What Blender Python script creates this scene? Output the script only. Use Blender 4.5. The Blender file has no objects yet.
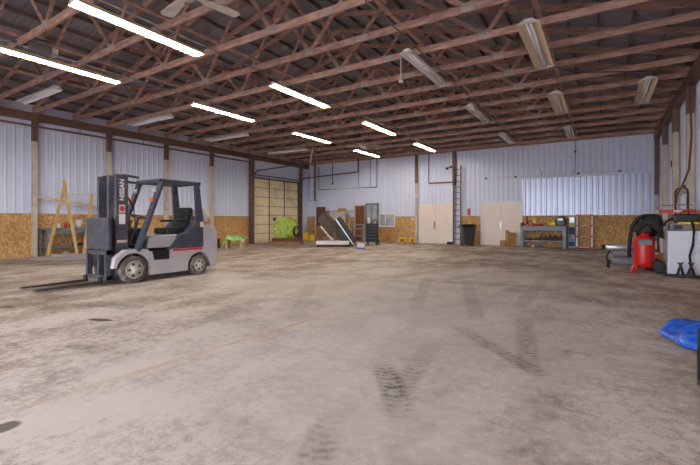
import bpy, bmesh, math, random
from mathutils import Vector, Matrix
random.seed(7)
PI = math.pi
S = bpy.context.scene
C = S.collection
YAW = math.radians(32.2)
TH = YAW

# ------------------------------------------------------------------ materials
def rgb(r, g, b):
    f = lambda c: (c/255/12.92) if c/255 <= .04045 else ((c/255+.055)/1.055)**2.4
    return (f(r), f(g), f(b), 1)

def new_mat(name):
    m = bpy.data.materials.new(name); m.use_nodes = True
    nt = m.node_tree
    return m, nt, nt.nodes['Principled BSDF']

def mat(name, col, rough=.6, metal=0., var=.18, scale=6., bump=0., dirt=None, dscale=3., damt=.5):
    """painted / plain surface with procedural tone variation and optional dirt patches"""
    m, nt, p = new_mat(name)
    N, L = nt.nodes, nt.links
    tc = N.new('ShaderNodeTexCoord')
    n = N.new('ShaderNodeTexNoise'); n.inputs['Scale'].default_value = scale; n.inputs['Detail'].default_value = 6
    L.new(tc.outputs['Object'], n.inputs['Vector'])
    r = N.new('ShaderNodeValToRGB')
    c = rgb(*col)
    r.color_ramp.elements[0].position = .3; r.color_ramp.elements[1].position = .7
    r.color_ramp.elements[0].color = tuple(x*(1-var) for x in c[:3]) + (1,)
    r.color_ramp.elements[1].color = tuple(min(1, x*(1+var)) for x in c[:3]) + (1,)
    L.new(n.outputs['Fac'], r.inputs['Fac'])
    out = r.outputs['Color']
    if dirt:
        n2 = N.new('ShaderNodeTexNoise'); n2.inputs['Scale'].default_value = dscale; n2.inputs['Detail'].default_value = 8
        n2.inputs['Roughness'].default_value = .65
        L.new(tc.outputs['Object'], n2.inputs['Vector'])
        mr = N.new('ShaderNodeMapRange'); mr.inputs[1].default_value = .48; mr.inputs[2].default_value = .68; mr.inputs[4].default_value = damt
        L.new(n2.outputs['Fac'], mr.inputs[0])
        mx = N.new('ShaderNodeMix'); mx.data_type = 'RGBA'
        L.new(mr.outputs[0], mx.inputs['Factor']); L.new(out, mx.inputs['A']); mx.inputs['B'].default_value = rgb(*dirt)
        out = mx.outputs['Result']
    L.new(out, p.inputs['Base Color'])
    p.inputs['Roughness'].default_value = rough; p.inputs['Metallic'].default_value = metal
    if bump:
        b = N.new('ShaderNodeBump'); b.inputs['Strength'].default_value = bump; b.inputs['Distance'].default_value = .02
        L.new(n.outputs['Fac'], b.inputs['Height']); L.new(b.outputs['Normal'], p.inputs['Normal'])
    return m

def wood(name, a, b, rough=.75, stretch=(1, 1, 1), scale=5):
    m, nt, p = new_mat(name); N, L = nt.nodes, nt.links
    tc = N.new('ShaderNodeTexCoord'); mp = N.new('ShaderNodeMapping'); mp.inputs['Scale'].default_value = stretch
    L.new(tc.outputs['Object'], mp.inputs['Vector'])
    n = N.new('ShaderNodeTexNoise'); n.inputs['Scale'].default_value = scale; n.inputs['Detail'].default_value = 8; n.inputs['Roughness'].default_value = .62
    L.new(mp.outputs['Vector'], n.inputs['Vector'])
    oi = N.new('ShaderNodeObjectInfo')
    ad = N.new('ShaderNodeMath'); ad.operation = 'MULTIPLY_ADD'; ad.inputs[1].default_value = .16; ad.inputs[2].default_value = -.08
    L.new(oi.outputs['Random'], ad.inputs[0])
    a2 = N.new('ShaderNodeMath'); a2.operation = 'ADD'; L.new(n.outputs['Fac'], a2.inputs[0]); L.new(ad.outputs[0], a2.inputs[1])
    r = N.new('ShaderNodeValToRGB'); r.color_ramp.elements[0].position = .33; r.color_ramp.elements[1].position = .68
    r.color_ramp.elements[0].color = rgb(*a); r.color_ramp.elements[1].color = rgb(*b)
    L.new(a2.outputs[0], r.inputs['Fac']); L.new(r.outputs['Color'], p.inputs['Base Color'])
    p.inputs['Roughness'].default_value = rough
    return m

def osb_mat(name, axis='X'):
    """oriented strand board: long random flakes plus panel seams every 2.44 m"""
    m, nt, p = new_mat(name); N, L = nt.nodes, nt.links
    tc = N.new('ShaderNodeTexCoord')
    n0 = N.new('ShaderNodeTexNoise'); n0.inputs['Scale'].default_value = 1.3; n0.inputs['Detail'].default_value = 3
    L.new(tc.outputs['Object'], n0.inputs['Vector'])
    v = N.new('ShaderNodeTexVoronoi'); v.inputs['Scale'].default_value = 24
    mp = N.new('ShaderNodeMapping'); mp.inputs['Scale'].default_value = (1, 1, .7); mp.inputs['Rotation'].default_value = (.5, .4, .3)
    L.new(tc.outputs['Object'], mp.inputs['Vector']); L.new(mp.outputs['Vector'], v.inputs['Vector'])
    sx = N.new('ShaderNodeSeparateColor'); L.new(v.outputs['Color'], sx.inputs['Color'])
    r = N.new('ShaderNodeValToRGB'); e = r.color_ramp.elements
    e[0].position = 0; e[0].color = rgb(166, 122, 74); e[1].position = 1; e[1].color = rgb(218, 180, 126)
    k = e.new(.5); k.color = rgb(194, 149, 95)
    L.new(sx.outputs[0], r.inputs['Fac'])
    mx = N.new('ShaderNodeMix'); mx.data_type = 'RGBA'; mx.blend_type = 'MULTIPLY'; mx.inputs['Factor'].default_value = 1
    r2 = N.new('ShaderNodeValToRGB'); r2.color_ramp.elements[0].position = .3; r2.color_ramp.elements[0].color = (.82, .78, .74, 1)
    r2.color_ramp.elements[1].position = .65; r2.color_ramp.elements[1].color = (1, 1, 1, 1)
    L.new(n0.outputs['Fac'], r2.inputs['Fac'])
    L.new(r.outputs['Color'], mx.inputs['A']); L.new(r2.outputs['Color'], mx.inputs['B'])
    L.new(mx.outputs['Result'], p.inputs['Base Color']); p.inputs['Roughness'].default_value = .7
    return m

def emit_mat(name, col, strength):
    m, nt, p = new_mat(name)
    p.inputs['Base Color'].default_value = col
    p.inputs['Emission Color'].default_value = col; p.inputs['Emission Strength'].default_value = strength
    return m

def floor_mat():
    m, nt, p = new_mat('worn concrete'); N, L = nt.nodes, nt.links
    tc = N.new('ShaderNodeTexCoord'); P = tc.outputs['Object']
    def noise(scale, detail=8, rough=.6, stretch=None, dist=0):
        n = N.new('ShaderNodeTexNoise'); n.inputs['Scale'].default_value = scale; n.inputs['Detail'].default_value = detail
        n.inputs['Roughness'].default_value = rough; n.inputs['Distortion'].default_value = dist
        if stretch:
            mp = N.new('ShaderNodeMapping'); mp.inputs['Scale'].default_value = stretch[0]; mp.inputs['Rotation'].default_value = (0, 0, stretch[1])
            L.new(P, mp.inputs['Vector']); L.new(mp.outputs['Vector'], n.inputs['Vector'])
        else:
            L.new(P, n.inputs['Vector'])
        return n.outputs['Fac']
    def math_(op, a, b=None, c=None, clamp=False):
        n = N.new('ShaderNodeMath'); n.operation = op; n.use_clamp = clamp
        for i, x in enumerate((a, b, c)):
            if x is None: continue
            if isinstance(x, (int, float)): n.inputs[i].default_value = x
            else: L.new(x, n.inputs[i])
        return n.outputs[0]
    def remap(x, a, b, lo=0., hi=1.):
        n = N.new('ShaderNodeMapRange'); n.interpolation_type = 'SMOOTHSTEP'
        n.inputs[1].default_value = a; n.inputs[2].default_value = b; n.inputs[3].default_value = lo; n.inputs[4].default_value = hi
        L.new(x, n.inputs[0]); return n.outputs[0]
    def mix(f, a, b):
        n = N.new('ShaderNodeMix'); n.data_type = 'RGBA'
        for k, x in (('Factor', f), ('A', a), ('B', b)):
            if isinstance(x, (float, tuple)): n.inputs[k].default_value = x
            else: L.new(x, n.inputs[k])
        return n.outputs['Result']
    big, med, fine = noise(.28, 5, .55), noise(1.7, 8, .65, ((1, .55, 1), .5)), noise(13, 6, .7)
    grit = noise(60, 3, .7)
    t = math_('ADD', math_('MULTIPLY', big, .8), math_('MULTIPLY', med, .75))
    t = math_('ADD', t, math_('MULTIPLY', fine, .66))
    t = math_('ADD', t, math_('MULTIPLY', grit, .36)); t = math_('SUBTRACT', t, .19)
    r = N.new('ShaderNodeValToRGB'); e = r.color_ramp.elements
    e[0].position = .82; e[1].position = 1.0
    sc = math_('MULTIPLY', t, .83)
    e[0].position = .66; e[0].color = rgb(104, 88, 77); e[1].position = 1.0; e[1].color = rgb(202, 189, 180)
    k = e.new(.80); k.color = rgb(138, 121, 108); k = e.new(.90); k.color = rgb(166, 150, 138)
    L.new(sc, r.inputs['Fac'])
    col = r.outputs['Color']
    # trodden, oily lanes running across the hall
    lane = remap(noise(.55, 6, .6, ((.35, 1.5, 1), -.35)), .5, .7, 0, .45)
    col = mix(lane, col, rgb(102, 85, 73))
    sep = N.new('ShaderNodeSeparateXYZ'); L.new(P, sep.inputs[0]); X, Y = sep.outputs[0], sep.outputs[1]
    wob = noise(2.2, 3)
    def ellipse(cx, cy, rx, ry, rot=0):
        dx = math_('SUBTRACT', X, cx); dy = math_('SUBTRACT', Y, cy); c, s = math.cos(rot), math.sin(rot)
        a = math_('ADD', math_('MULTIPLY', dx, c/rx), math_('MULTIPLY', dy, s/rx))
        b = math_('ADD', math_('MULTIPLY', dx, -s/ry), math_('MULTIPLY', dy, c/ry))
        d = math_('SQRT', math_('ADD', math_('MULTIPLY', a, a), math_('MULTIPLY', b, b)))
        return math_('ADD', d, math_('MULTIPLY', math_('SUBTRACT', wob, .5), 1.5))
    # pale dusty areas, with the flash-brightened middle of the floor painted in
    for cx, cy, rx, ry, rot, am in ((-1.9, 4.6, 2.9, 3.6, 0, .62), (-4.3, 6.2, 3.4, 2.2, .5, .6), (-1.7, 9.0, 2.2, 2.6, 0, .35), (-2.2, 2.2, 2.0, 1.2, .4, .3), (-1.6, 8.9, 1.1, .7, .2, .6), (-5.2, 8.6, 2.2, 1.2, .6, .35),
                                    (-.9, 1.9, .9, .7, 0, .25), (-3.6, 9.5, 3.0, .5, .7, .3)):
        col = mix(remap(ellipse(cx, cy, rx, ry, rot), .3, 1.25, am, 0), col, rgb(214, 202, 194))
    # tyre tread prints
    def track(a, b, w, am, period=.075):
        ax, ay = a; bx, by = b; l = math.hypot(bx-ax, by-ay); ux, uy = (bx-ax)/l, (by-ay)/l
        dx = math_('SUBTRACT', X, ax); dy = math_('SUBTRACT', Y, ay)
        s = math_('ADD', math_('MULTIPLY', dx, ux), math_('MULTIPLY', dy, uy))
        t = math_('ADD', math_('MULTIPLY', dx, -uy), math_('MULTIPLY', dy, ux))
        at = math_('ABSOLUTE', t)
        mw = remap(math_('ADD', at, math_('MULTIPLY', math_('SUBTRACT', fine, .5), .12)), w*.28, w*.54, 1, 0)
        m1 = remap(s, -.1, .25, 0, 1); m2 = remap(s, l-.2, l+.08, 1, 0)
        bars = math_('SINE', math_('MULTIPLY', math_('ADD', s, math_('MULTIPLY', at, .35)), 2*PI/period))
        bars = remap(bars, -.6, .5, .55, 1)
        f = math_('MULTIPLY', math_('MULTIPLY', mw, bars), math_('MULTIPLY', m1, m2))
        return math_('MULTIPLY', math_('MULTIPLY', f, math_('MULTIPLY', remap(fine, .38, .6, .2, 1), remap(med, .36, .58, .25, 1))), min(1, am*1.2))
    for a, b, w, am in (((-1.62, 3.1), (-1.0, 2.22), .24, .75), ((-1.45, 3.9), (-1.22, 2.5), .24, .5), ((-1.45, 4.6), (-.35, 3.45), .22, .62),
                        ((-.85, 5.5), (-.5, 3.5), .24, .62), ((-2.4, 8.3), (-1.3, 5.0), .26, .4), ((-3.1, 7.9), (-2.2, 5.2), .26, .4),
                        ((-1.1, 10.2), (-1.0, 6.0), .26, .3), ((-1.45, 2.15), (-1.2, 1.5), .24, .6), ((-3.4, 9.6), (-4.4, 6.6), .3, .3),
                        ((.1, 9.5), (-.9, 12.5), .26, .3), ((-4.8, 6.2), (-3.2, 3.8), .28, .3)):
        col = mix(track(a, b, w, am), col, rgb(84, 68, 56))
    # oil spots and the faded yellow line
    for cx, cy, rx, ry, am in ((-5.23, 2.56, .24, .07, .9), (-2.99, .92, .07, .09, .8), (-7.24, 2.18, .4, .12, .6), (-4.3, 1.9, .2, .08, .3), (-6.2, 3.0, .9, .25, .3), (-8, 2.2, 1.3, .4, .3)):
        col = mix(remap(ellipse(cx, cy, rx, ry, .3), .62, .92, am, 0), col, rgb(58, 47, 42))
    ax, ay, bx, by = -3.21, 1.02, -3.05, 4.42; l = math.hypot(bx-ax, by-ay); ux, uy = (bx-ax)/l, (by-ay)/l
    dx = math_('SUBTRACT', X, ax); dy = math_('SUBTRACT', Y, ay)
    s = math_('ADD', math_('MULTIPLY', dx, ux), math_('MULTIPLY', dy, uy))
    tt = math_('ABSOLUTE', math_('ADD', math_('ADD', math_('MULTIPLY', dx, -uy), math_('MULTIPLY', dy, ux)), math_('MULTIPLY', math_('SUBTRACT', wob, .5), .25)))
    f = math_('MULTIPLY', remap(tt, .015, .06, .5, 0), math_('MULTIPLY', remap(s, -.2, .2, 0, 1), remap(s, 3, 3.6, 1, 0)))
    f = math_('MULTIPLY', f, remap(med, .4, .6, .2, 1))
    col = mix(f, col, rgb(190, 148, 92))
    # scattered pale chips
    v = N.new('ShaderNodeTexVoronoi'); v.inputs['Scale'].default_value = 1.7; L.new(P, v.inputs['Vector'])
    chip = math_('MULTIPLY', remap(math_('ADD', v.outputs['Distance'], math_('MULTIPLY', fine, .08)), .06, .11, .8, 0), remap(med, .47, .55))
    col = mix(chip, col, rgb(228, 218, 208))
    L.new(col, p.inputs['Base Color'])
    p.inputs['Specular IOR Level'].default_value = .3; rr = remap(med, .35, .65, .85, .62); L.new(rr, p.inputs['Roughness'])
    b = N.new('ShaderNodeBump'); b.inputs['Strength'].default_value = .25; b.inputs['Distance'].default_value = .01
    L.new(fine, b.inputs['Height']); L.new(b.outputs['Normal'], p.inputs['Normal'])
    return m

MT = dict(
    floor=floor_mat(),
    wall=mat('painted ribbed steel', (214, 220, 245), .5, 0, .035, .6),
    galv=mat('bare galvanised steel', (182, 187, 210), .32, .36, .05, .8),
    osb=osb_mat('strand board'),
    deck=mat('dull roof sheet', (138, 134, 146), .5, .1, .22, .9, dirt=(92, 82, 84), dscale=.7, damt=.6),
    truss=wood('red-brown timber', (142, 110, 101), (202, 162, 149), .75, (1.2, 3, 6), 2.5),
    purlin=wood('brown purlin timber', (92, 76, 72), (132, 110, 104), .8, (6, 1, 6), 2.5),
    plate=mat('zinc nail plate', (176, 162, 156), .5, .3, .15, 20),
    brown=mat('brown primer steel', (116, 86, 76), .6, .1, .2, 3, dirt=(66, 48, 44)),
    cream=mat('cream painted timber', (204, 190, 176), .65, 0, .08, 3, dirt=(150, 122, 100), dscale=2, damt=.7),
    doorcream=mat('cream door paint', (234, 220, 214), .5, 0, .03, 1.5),
    ohdoor=mat('yellowed door panel', (242, 224, 190), .55, 0, .06, 1.2, dirt=(172, 150, 120), dscale=1.5, damt=.5),
    rubberseal=mat('dark seam', (76, 66, 58), .7),
    pipe=mat('dull conduit', (132, 122, 124), .45, .5, .12, 5),
    dkpipe=mat('dark conduit', (84, 76, 80), .5, .4, .12, 5),
    white=mat('white enamel', (226, 222, 222), .35, 0, .05, 4),
    dirtywhite=mat('dusty white', (196, 190, 186), .55, 0, .1, 5, dirt=(150, 138, 128), dscale=4, damt=.6),
    hood=mat('yellowed reflector', (228, 210, 172), .4, 0, .08, 4),
    hoodin=mat('white reflector', (232, 230, 236), .35, 0, .06, 4),
    tube_off=mat('unlit glass tube', (242, 242, 250), .2, 0, .03, 4),
    tube_on=emit_mat('glowing tube', (1, .92, .77, 1), 90),
    steelgrey=mat('blue-grey bench paint', (122, 126, 138), .5, .3, .12, 6, dirt=(90, 86, 88), damt=.4),
    silver=mat('dusty silver paint', (190, 186, 192), .42, .1, .06, 3, dirt=(196, 186, 178), dscale=5, damt=.6),
    hoodsilver=mat('glossy silver hood', (186, 184, 192), .25, .35, .05, 3),
    cab=mat('white appliance enamel', (214, 216, 232), .3, 0, .03, 3),
    dark=mat('slate mast paint', (74, 76, 88), .42, .3, .1, 4, dirt=(140, 132, 128), dscale=5, damt=.35),
    guard=mat('slate guard paint', (70, 76, 92), .4, .2, .08, 4, dirt=(118, 116, 120), dscale=6, damt=.4),
    black=mat('black rubber', (34, 32, 34), .7, 0, .2, 8),
    tyre=mat('dusty tyre rubber', (86, 78, 74), .85, 0, .15, 9, dirt=(158, 148, 140), dscale=7, damt=.75, bump=.3),
    blackgloss=mat('black paint', (28, 28, 34), .35, .1, .15, 6),
    vinyl=mat('black seat vinyl', (38, 36, 42), .5, 0, .2, 5),
    chrome=mat('bright steel', (206, 206, 212), .28, .55, .06, 6),
    red=mat('red paint', (196, 34, 30), .35, 0, .1, 5),
    redstripe=mat('red stripe', (206, 48, 66), .4, 0, .05, 5),
    orange=mat('amber lens', (226, 104, 34), .3, 0, .1, 8),
    lime=mat('lime engine paint', (158, 182, 6), .4, 0, .12, 7, dirt=(112, 132, 10), dscale=6, damt=.6),
    yellow=mat('yellow plastic', (232, 196, 34), .45, 0, .08, 6),
    woodpale=wood('pale pine', (176, 138, 92), (216, 182, 134), .7, (6, 6, 1), 3),
    woodbrown=wood('worn pallet wood', (120, 88, 62), (168, 130, 96), .8, (1, 6, 6), 3),
    rust=mat('rusty brown timber', (110, 70, 52), .8, 0, .25, 6),
    doorbrown=wood('brown door veneer', (96, 56, 36), (128, 78, 50), .5, (6, 6, 1), 3),
    card=mat('cardboard', (178, 130, 84), .8, 0, .08, 4),
    glass=mat('grey window glass', (172, 180, 192), .12, .1, .2, 2),
    green=mat('green plastic sheet', (136, 206, 112), .4, 0, .2, 5, dirt=(214, 224, 206), dscale=4, damt=.9),
    blue=mat('blue plastic', (40, 92, 190), .35, 0, .2, 6),
    tarp=mat('blue woven tarp', (24, 80, 190), .3, 0, .3, 9, bump=1.0, dirt=(86, 150, 232), dscale=9, damt=.8),
    navy=mat('navy blue cloth', (38, 62, 132), .6, 0, .15, 6),
    film=mat('grubby plastic film', (176, 166, 164), .3, 0, .15, 4, dirt=(134, 122, 116), dscale=4, damt=.6),
    darkstock=mat('oily dark iron', (62, 54, 50), .6, .3, .3, 9),
    olive=mat('olive panel', (104, 108, 62), .6, 0, .15, 6),
    grey=mat('grey plastic', (120, 118, 124), .5, 0, .1, 6),
    binblack=mat('charcoal bin plastic', (58, 58, 66), .5, 0, .1, 5),
    brass=mat('brass handle', (168, 128, 66), .35, .7, .1, 8),
    ladderwood=mat('brown ladder steel', (112, 84, 76), .55, .2, .15, 6),
    ground=mat('outside gravel', (150, 140, 130), .9, 0, .15, 3),
    brownslab=mat('brown motor cover', (74, 58, 50), .55, .1, .3, 8, dirt=(112, 92, 74), dscale=6, damt=.6),
)

# ------------------------------------------------------------------ mesh builder
class MB:
    def __init__(self): self.bm = bmesh.new()
    def _mk(self, vs, faces, smooth=False, mi=0):
        v = [self.bm.verts.new(p) for p in vs]
        for f in faces:
            try:
                fc = self.bm.faces.new([v[i] for i in f]); fc.smooth = smooth; fc.material_index = mi
            except ValueError: pass
        return v
    def box(self, lo, hi, mi=0):
        x0, y0, z0 = lo; x1, y1, z1 = hi
        self._mk([(x0,y0,z0),(x1,y0,z0),(x1,y1,z0),(x0,y1,z0),(x0,y0,z1),(x1,y0,z1),(x1,y1,z1),(x0,y1,z1)],
                 [(3,2,1,0),(4,5,6,7),(0,1,5,4),(1,2,6,5),(2,3,7,6),(3,0,4,7)], mi=mi); return self
    def rbox(self, lo, hi, r=.02, seg=2):
        b = bmesh.new()
        bmesh.ops.create_cube(b, size=1)
        c = [(a+d)/2 for a, d in zip(lo, hi)]; s = [d-a for a, d in zip(lo, hi)]
        for v in b.verts: v.co = Vector((c[0]+v.co.x*s[0], c[1]+v.co.y*s[1], c[2]+v.co.z*s[2]))
        bmesh.ops.bevel(b, geom=b.edges[:], offset=min(r, min(s)*.45), segments=seg, affect='EDGES', profile=.5)
        for f in b.faces: f.smooth = False
        me = bpy.data.meshes.new('t'); b.to_mesh(me); b.free(); self.bm.from_mesh(me); bpy.data.meshes.remove(me); return self
    def bar(self, a, b, w, h, up=(0, 0, 1), mi=0):
        a, b = Vector(a), Vector(b); d = (b-a).normalized(); up = Vector(up)
        if abs(d.dot(up)) > .98: up = Vector((0, 1, 0))
        s = d.cross(up).normalized(); u = s.cross(d).normalized()
        vs = []
        for p in (a, b):
            for i, j in ((-1,-1),(1,-1),(1,1),(-1,1)): vs.append(p + s*(i*w/2) + u*(j*h/2))
        self._mk(vs, [(3,2,1,0),(4,5,6,7),(0,1,5,4),(1,2,6,5),(2,3,7,6),(3,0,4,7)], mi=mi); return self
    def cyl(self, a, b, r0, r1=None, seg=16, caps=True):
        r1 = r0 if r1 is None else r1
        a, b = Vector(a), Vector(b); d = (b-a).normalized()
        up = Vector((0, 0, 1)) if abs(d.z) < .9 else Vector((1, 0, 0))
        s = d.cross(up).normalized(); u = d.cross(s)
        vs = []
        for p, r in ((a, r0), (b, r1)):
            for k in range(seg): t = 2*PI*k/seg; vs.append(p + s*math.cos(t)*r + u*math.sin(t)*r)
        v = self._mk(vs, [(k, (k+1) % seg, seg+(k+1) % seg, seg+k) for k in range(seg)], True)
        if caps:
            for q in (list(reversed(v[:seg])), v[seg:]):
                self.bm.faces.new(q).smooth = False
        return self
    def lathe(self, prof, o=(0, 0, 0), ax=(0, 0, 1), seg=24, smooth=True):
        """prof: list of (radius, height) along ax"""
        o, ax = Vector(o), Vector(ax).normalized()
        up = Vector((1, 0, 0)) if abs(ax.x) < .9 else Vector((0, 0, 1))
        s = ax.cross(up).normalized(); u = ax.cross(s)
        rings = []
        for r, h in prof:
            rings.append([self.bm.verts.new(o + ax*h + s*math.cos(2*PI*k/seg)*r + u*math.sin(2*PI*k/seg)*r) for k in range(seg)])
        for A, B in zip(rings, rings[1:]):
            for k in range(seg):
                f = self.bm.faces.new((A[k], A[(k+1) % seg], B[(k+1) % seg], B[k])); f.smooth = smooth
        self.bm.faces.new(list(reversed(rings[0]))); self.bm.faces.new(rings[-1]); return self
    def tube(self, pts, r, seg=8):
        pts = [Vector(p) for p in pts]; n = len(pts); rings = []
        ref = None
        for i, p in enumerate(pts):
            d = ((pts[min(i+1, n-1)]-p) + (p-pts[max(i-1, 0)])).normalized()
            if ref is None: ref = Vector((0, 0, 1)) if abs(d.z) < .9 else Vector((1, 0, 0))
            s = d.cross(ref)
            if s.length < 1e-4: s = d.cross(Vector((0, 1, 0)))
            s.normalize(); u = d.cross(s).normalized(); ref = -u if False else ref
            rings.append([self.bm.verts.new(p + s*math.cos(2*PI*k/seg)*r + u*math.sin(2*PI*k/seg)*r) for k in range(seg)])
        for A, B in zip(rings, rings[1:]):
            for k in range(seg):
                f = self.bm.faces.new((A[k], A[(k+1) % seg], B[(k+1) % seg], B[k])); f.smooth = True
        self.bm.faces.new(list(reversed(rings[0]))); self.bm.faces.new(rings[-1]); return self
    def prism(self, poly, y0, y1, plane='xz', mi=0):
        """extrude a 2-D outline; plane xz -> along y, xy -> along z, yz -> along x"""
        mk = {'xz': lambda a, b, t: (a, t, b), 'xy': lambda a, b, t: (a, b, t), 'yz': lambda a, b, t: (t, a, b)}[plane]
        n = len(poly)
        v = [self.bm.verts.new(mk(a, b, y0)) for a, b in poly] + [self.bm.verts.new(mk(a, b, y1)) for a, b in poly]
        for i in range(n):
            self.bm.faces.new((v[i], v[(i+1) % n], v[n+(i+1) % n], v[n+i])).material_index = mi
        for q in (list(reversed(v[:n])), v[n:]): self.bm.faces.new(q).material_index = mi
        return self
    def sphere(self, c, r, sx=1, sy=1, sz=1, seg=16):
        m = Matrix.Translation(c) @ Matrix.Diagonal((sx, sy, sz, 1))
        g = bmesh.ops.create_uvsphere(self.bm, u_segments=seg, v_segments=seg//2+2, radius=r, matrix=m)
        for v in g['verts']:
            for f in v.link_faces: f.smooth = True
        return self
    def build(self, name, mats, parent=None, loc=(0, 0, 0), rz=0, kind=None, bevel=0):
        bmesh.ops.recalc_face_normals(self.bm, faces=self.bm.faces[:])
        me = bpy.data.meshes.new(name); self.bm.to_mesh(me); self.bm.free()
        for m in (mats if isinstance(mats, (list, tuple)) else [mats]): me.materials.append(m)
        o = bpy.data.objects.new(name, me); C.objects.link(o)
        o.location = loc; o.rotation_euler = (0, 0, rz)
        if parent is not None: o.parent = parent
        if kind: o['kind'] = kind
        if bevel:
            b = o.modifiers.new('bevel', 'BEVEL'); b.width = bevel; b.segments = 2; b.limit_method = 'ANGLE'
        return o

def tag(o, label, cat, group=None, kind=None):
    o['label'] = label; o['category'] = cat
    if group: o['group'] = group
    if kind: o['kind'] = kind
    return o
def thing(name, label, cat, loc=(0, 0, 0), rz=0, group=None):
    o = bpy.data.objects.new(name, None); C.objects.link(o); o.empty_display_size = .2
    o.location = loc; o.rotation_euler = (0, 0, rz)
    return tag(o, label, cat, group)
def dup(root, loc, label, rz=None):
    r = root.copy(); C.objects.link(r); r.location = loc
    if rz is not None: r.rotation_euler = (0, 0, rz)
    r['label'] = label
    for ch in list(root.children):
        c = ch.copy(); C.objects.link(c); c.parent = r
        for g in list(ch.children):
            d = g.copy(); C.objects.link(d); d.parent = c
    return r
ORD = ['first', 'second', 'third', 'fourth', 'fifth', 'sixth', 'seventh', 'eighth', 'ninth', 'tenth', 'eleventh', 'twelfth', 'thirteenth', 'fourteenth', 'fifteenth', 'sixteenth', 'seventeenth', 'eighteenth']

# ------------------------------------------------------------------ dimensions
XL, XR, YB, YF = -16.5, 1.98, 20.9, -4.2
XC = (XL+XR)/2; HW = (XR-XL)/2
EAVE = 4.88; PITCH = .25

# ------------------------------------------------------------------ setting
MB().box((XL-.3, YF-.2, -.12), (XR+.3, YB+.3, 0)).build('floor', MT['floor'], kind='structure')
MB().box((XL-22, YF-30, -.16), (XR+22, YF-.2, -.04)).build('ground', MT['ground'], kind='structure')

def ribs(u0, u1, base, off, period=.23, rib=.05, depth=.018):
    """profile of a ribbed sheet: list of (u, depth offset)"""
    pts = [(u0, 0)]
    u = u0 + period*.5
    while u + rib < u1:
        pts += [(u-rib*.75, 0), (u-rib*.35, depth), (u+rib*.35, depth), (u+rib*.75, 0)]
        u += period
    pts.append((u1, 0)); return pts
def ribwall(mb, axis, u0, u1, z0, z1, pos, inward, mi=0, **k):
    pr = ribs(u0, u1, pos, inward, **k)
    lo, hi = [], []
    for u, d in pr:
        p = pos + inward*d
        xy = (u, p) if axis == 'x' else (p, u)
        lo.append(mb.bm.verts.new((*xy, z0))); hi.append(mb.bm.verts.new((*xy, z1)))
    for i in range(len(pr)-1):
        mb.bm.faces.new((lo[i], lo[i+1], hi[i+1], hi[i])).material_index = mi
TOPR = EAVE + .14 + PITCH*HW + .2
w = MB(); ribwall(w, 'x', XL, XR, 3.2, EAVE+.12, YB, -1); ribwall(w, 'x', XL, -3.32, 0, 3.24, YB-.012, -1)
ribwall(w, 'x', -3.32, XR, 0, 3.24, YB-.012, -1, mi=1, depth=.026, rib=.075)
w.box((XL-.1, YB+.02, -.05), (XR+.1, YB+.14, EAVE+.32))
w.prism([(XL, EAVE+.12), (XR, EAVE+.12), (XR, EAVE+.36), (XC, TOPR+.02), (XL, EAVE+.36)], YB+.005, YB+.13, mi=2)
w.build('wall_back', [MT['wall'], MT['galv'], MT['deck']], kind='structure')
w = MB(); ribwall(w, 'y', YF, YB, 0, EAVE+.1, XL, 1); w.box((XL-.16, YF, -.05), (XL-.02, YB+.1, EAVE+.32)); w.build('wall_left', MT['wall'], kind='structure')
w = MB(); ribwall(w, 'y', YF, YB, 0, EAVE+.1, XR, -1); w.box((XR+.02, YF, -.05), (XR+.16, YB+.1, EAVE+.32)); w.build('wall_right', MT['wall'], kind='structure')
# unseen front end; wide opening added and sized to let in fill light
OX0, OX1, OZ = -11.5, 1.2, 4.3
w = MB(); w.box((XL, YF-.12, 0), (OX0, YF, EAVE)); w.box((OX1, YF-.12, 0), (XR, YF, EAVE)); w.box((OX0, YF-.12, OZ), (OX1, YF, EAVE))
w.prism([(XL, EAVE), (XR, EAVE), (XR, EAVE+.36), (XC, TOPR+.02), (XL, EAVE+.36)], YF-.12, YF)
w.build('wall_front', MT['wall'], kind='structure')
# roof sheets
def zt(x): return EAVE + .14 + PITCH*(HW-abs(x-XC))       # centre line of the top chords
w = MB()
for s in (-1, 1):
    x0, x1 = XC, XC + s*(HW+.25)
    n = 2*round((HW+.25)/.3); vs0, vs1 = [], []
    # ribbed along the slope: profile runs in Y
    pr = ribs(YF-.3, YB+.3, 0, 0, .3, .06, .02)
    a = [w.bm.verts.new((x0, y, zt(x0)+.17+d)) for y, d in pr]; b = [w.bm.verts.new((x1, y, zt(x0)-PITCH*(HW+.25)+.17+d)) for y, d in pr]
    for i in range(len(pr)-1): w.bm.faces.new((a[i], a[i+1], b[i+1], b[i]))
    w.prism([(x0, zt(x0)+.20), (x1, zt(x0)-PITCH*(HW+.25)+.20), (x1, zt(x0)-PITCH*(HW+.25)+.25), (x0, zt(x0)+.25)], YF-.3, YB+.3)
w.build('ceiling', MT['deck'], kind='structure')
# strand board dado
def slab(name, lo, hi, m): return MB().box(lo, hi).build(name, m, kind='structure')
t_n = [0]
def trim(lo, hi, m, bev=0):
    t_n[0] += 1
    return MB().box(lo, hi).build('trim_%d' % t_n[0], m, kind='structure', bevel=bev)
OT = 1.48
trim((XL+.02, YF, 0), (XL+.05, 15.72, OT), MT['osb'])
for a, b in ((-16.43, -15.85), (-11.18, -8.76), (-6.3, -5.25), (-3.32, XR-.02)): trim((a, YB-.06, 0), (b, YB-.034, OT), MT['osb'])
trim((-15.72, YB-.055, 0), (-14.95, YB-.034, .92), MT['osb'])
trim((-14.95, YB-.055, 0), (-12.78, YB-.034, 1.46), MT['osb'])
trim((XR-.05, YF, 0), (XR-.025, YB-.07, OT), MT['osb'])
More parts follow.
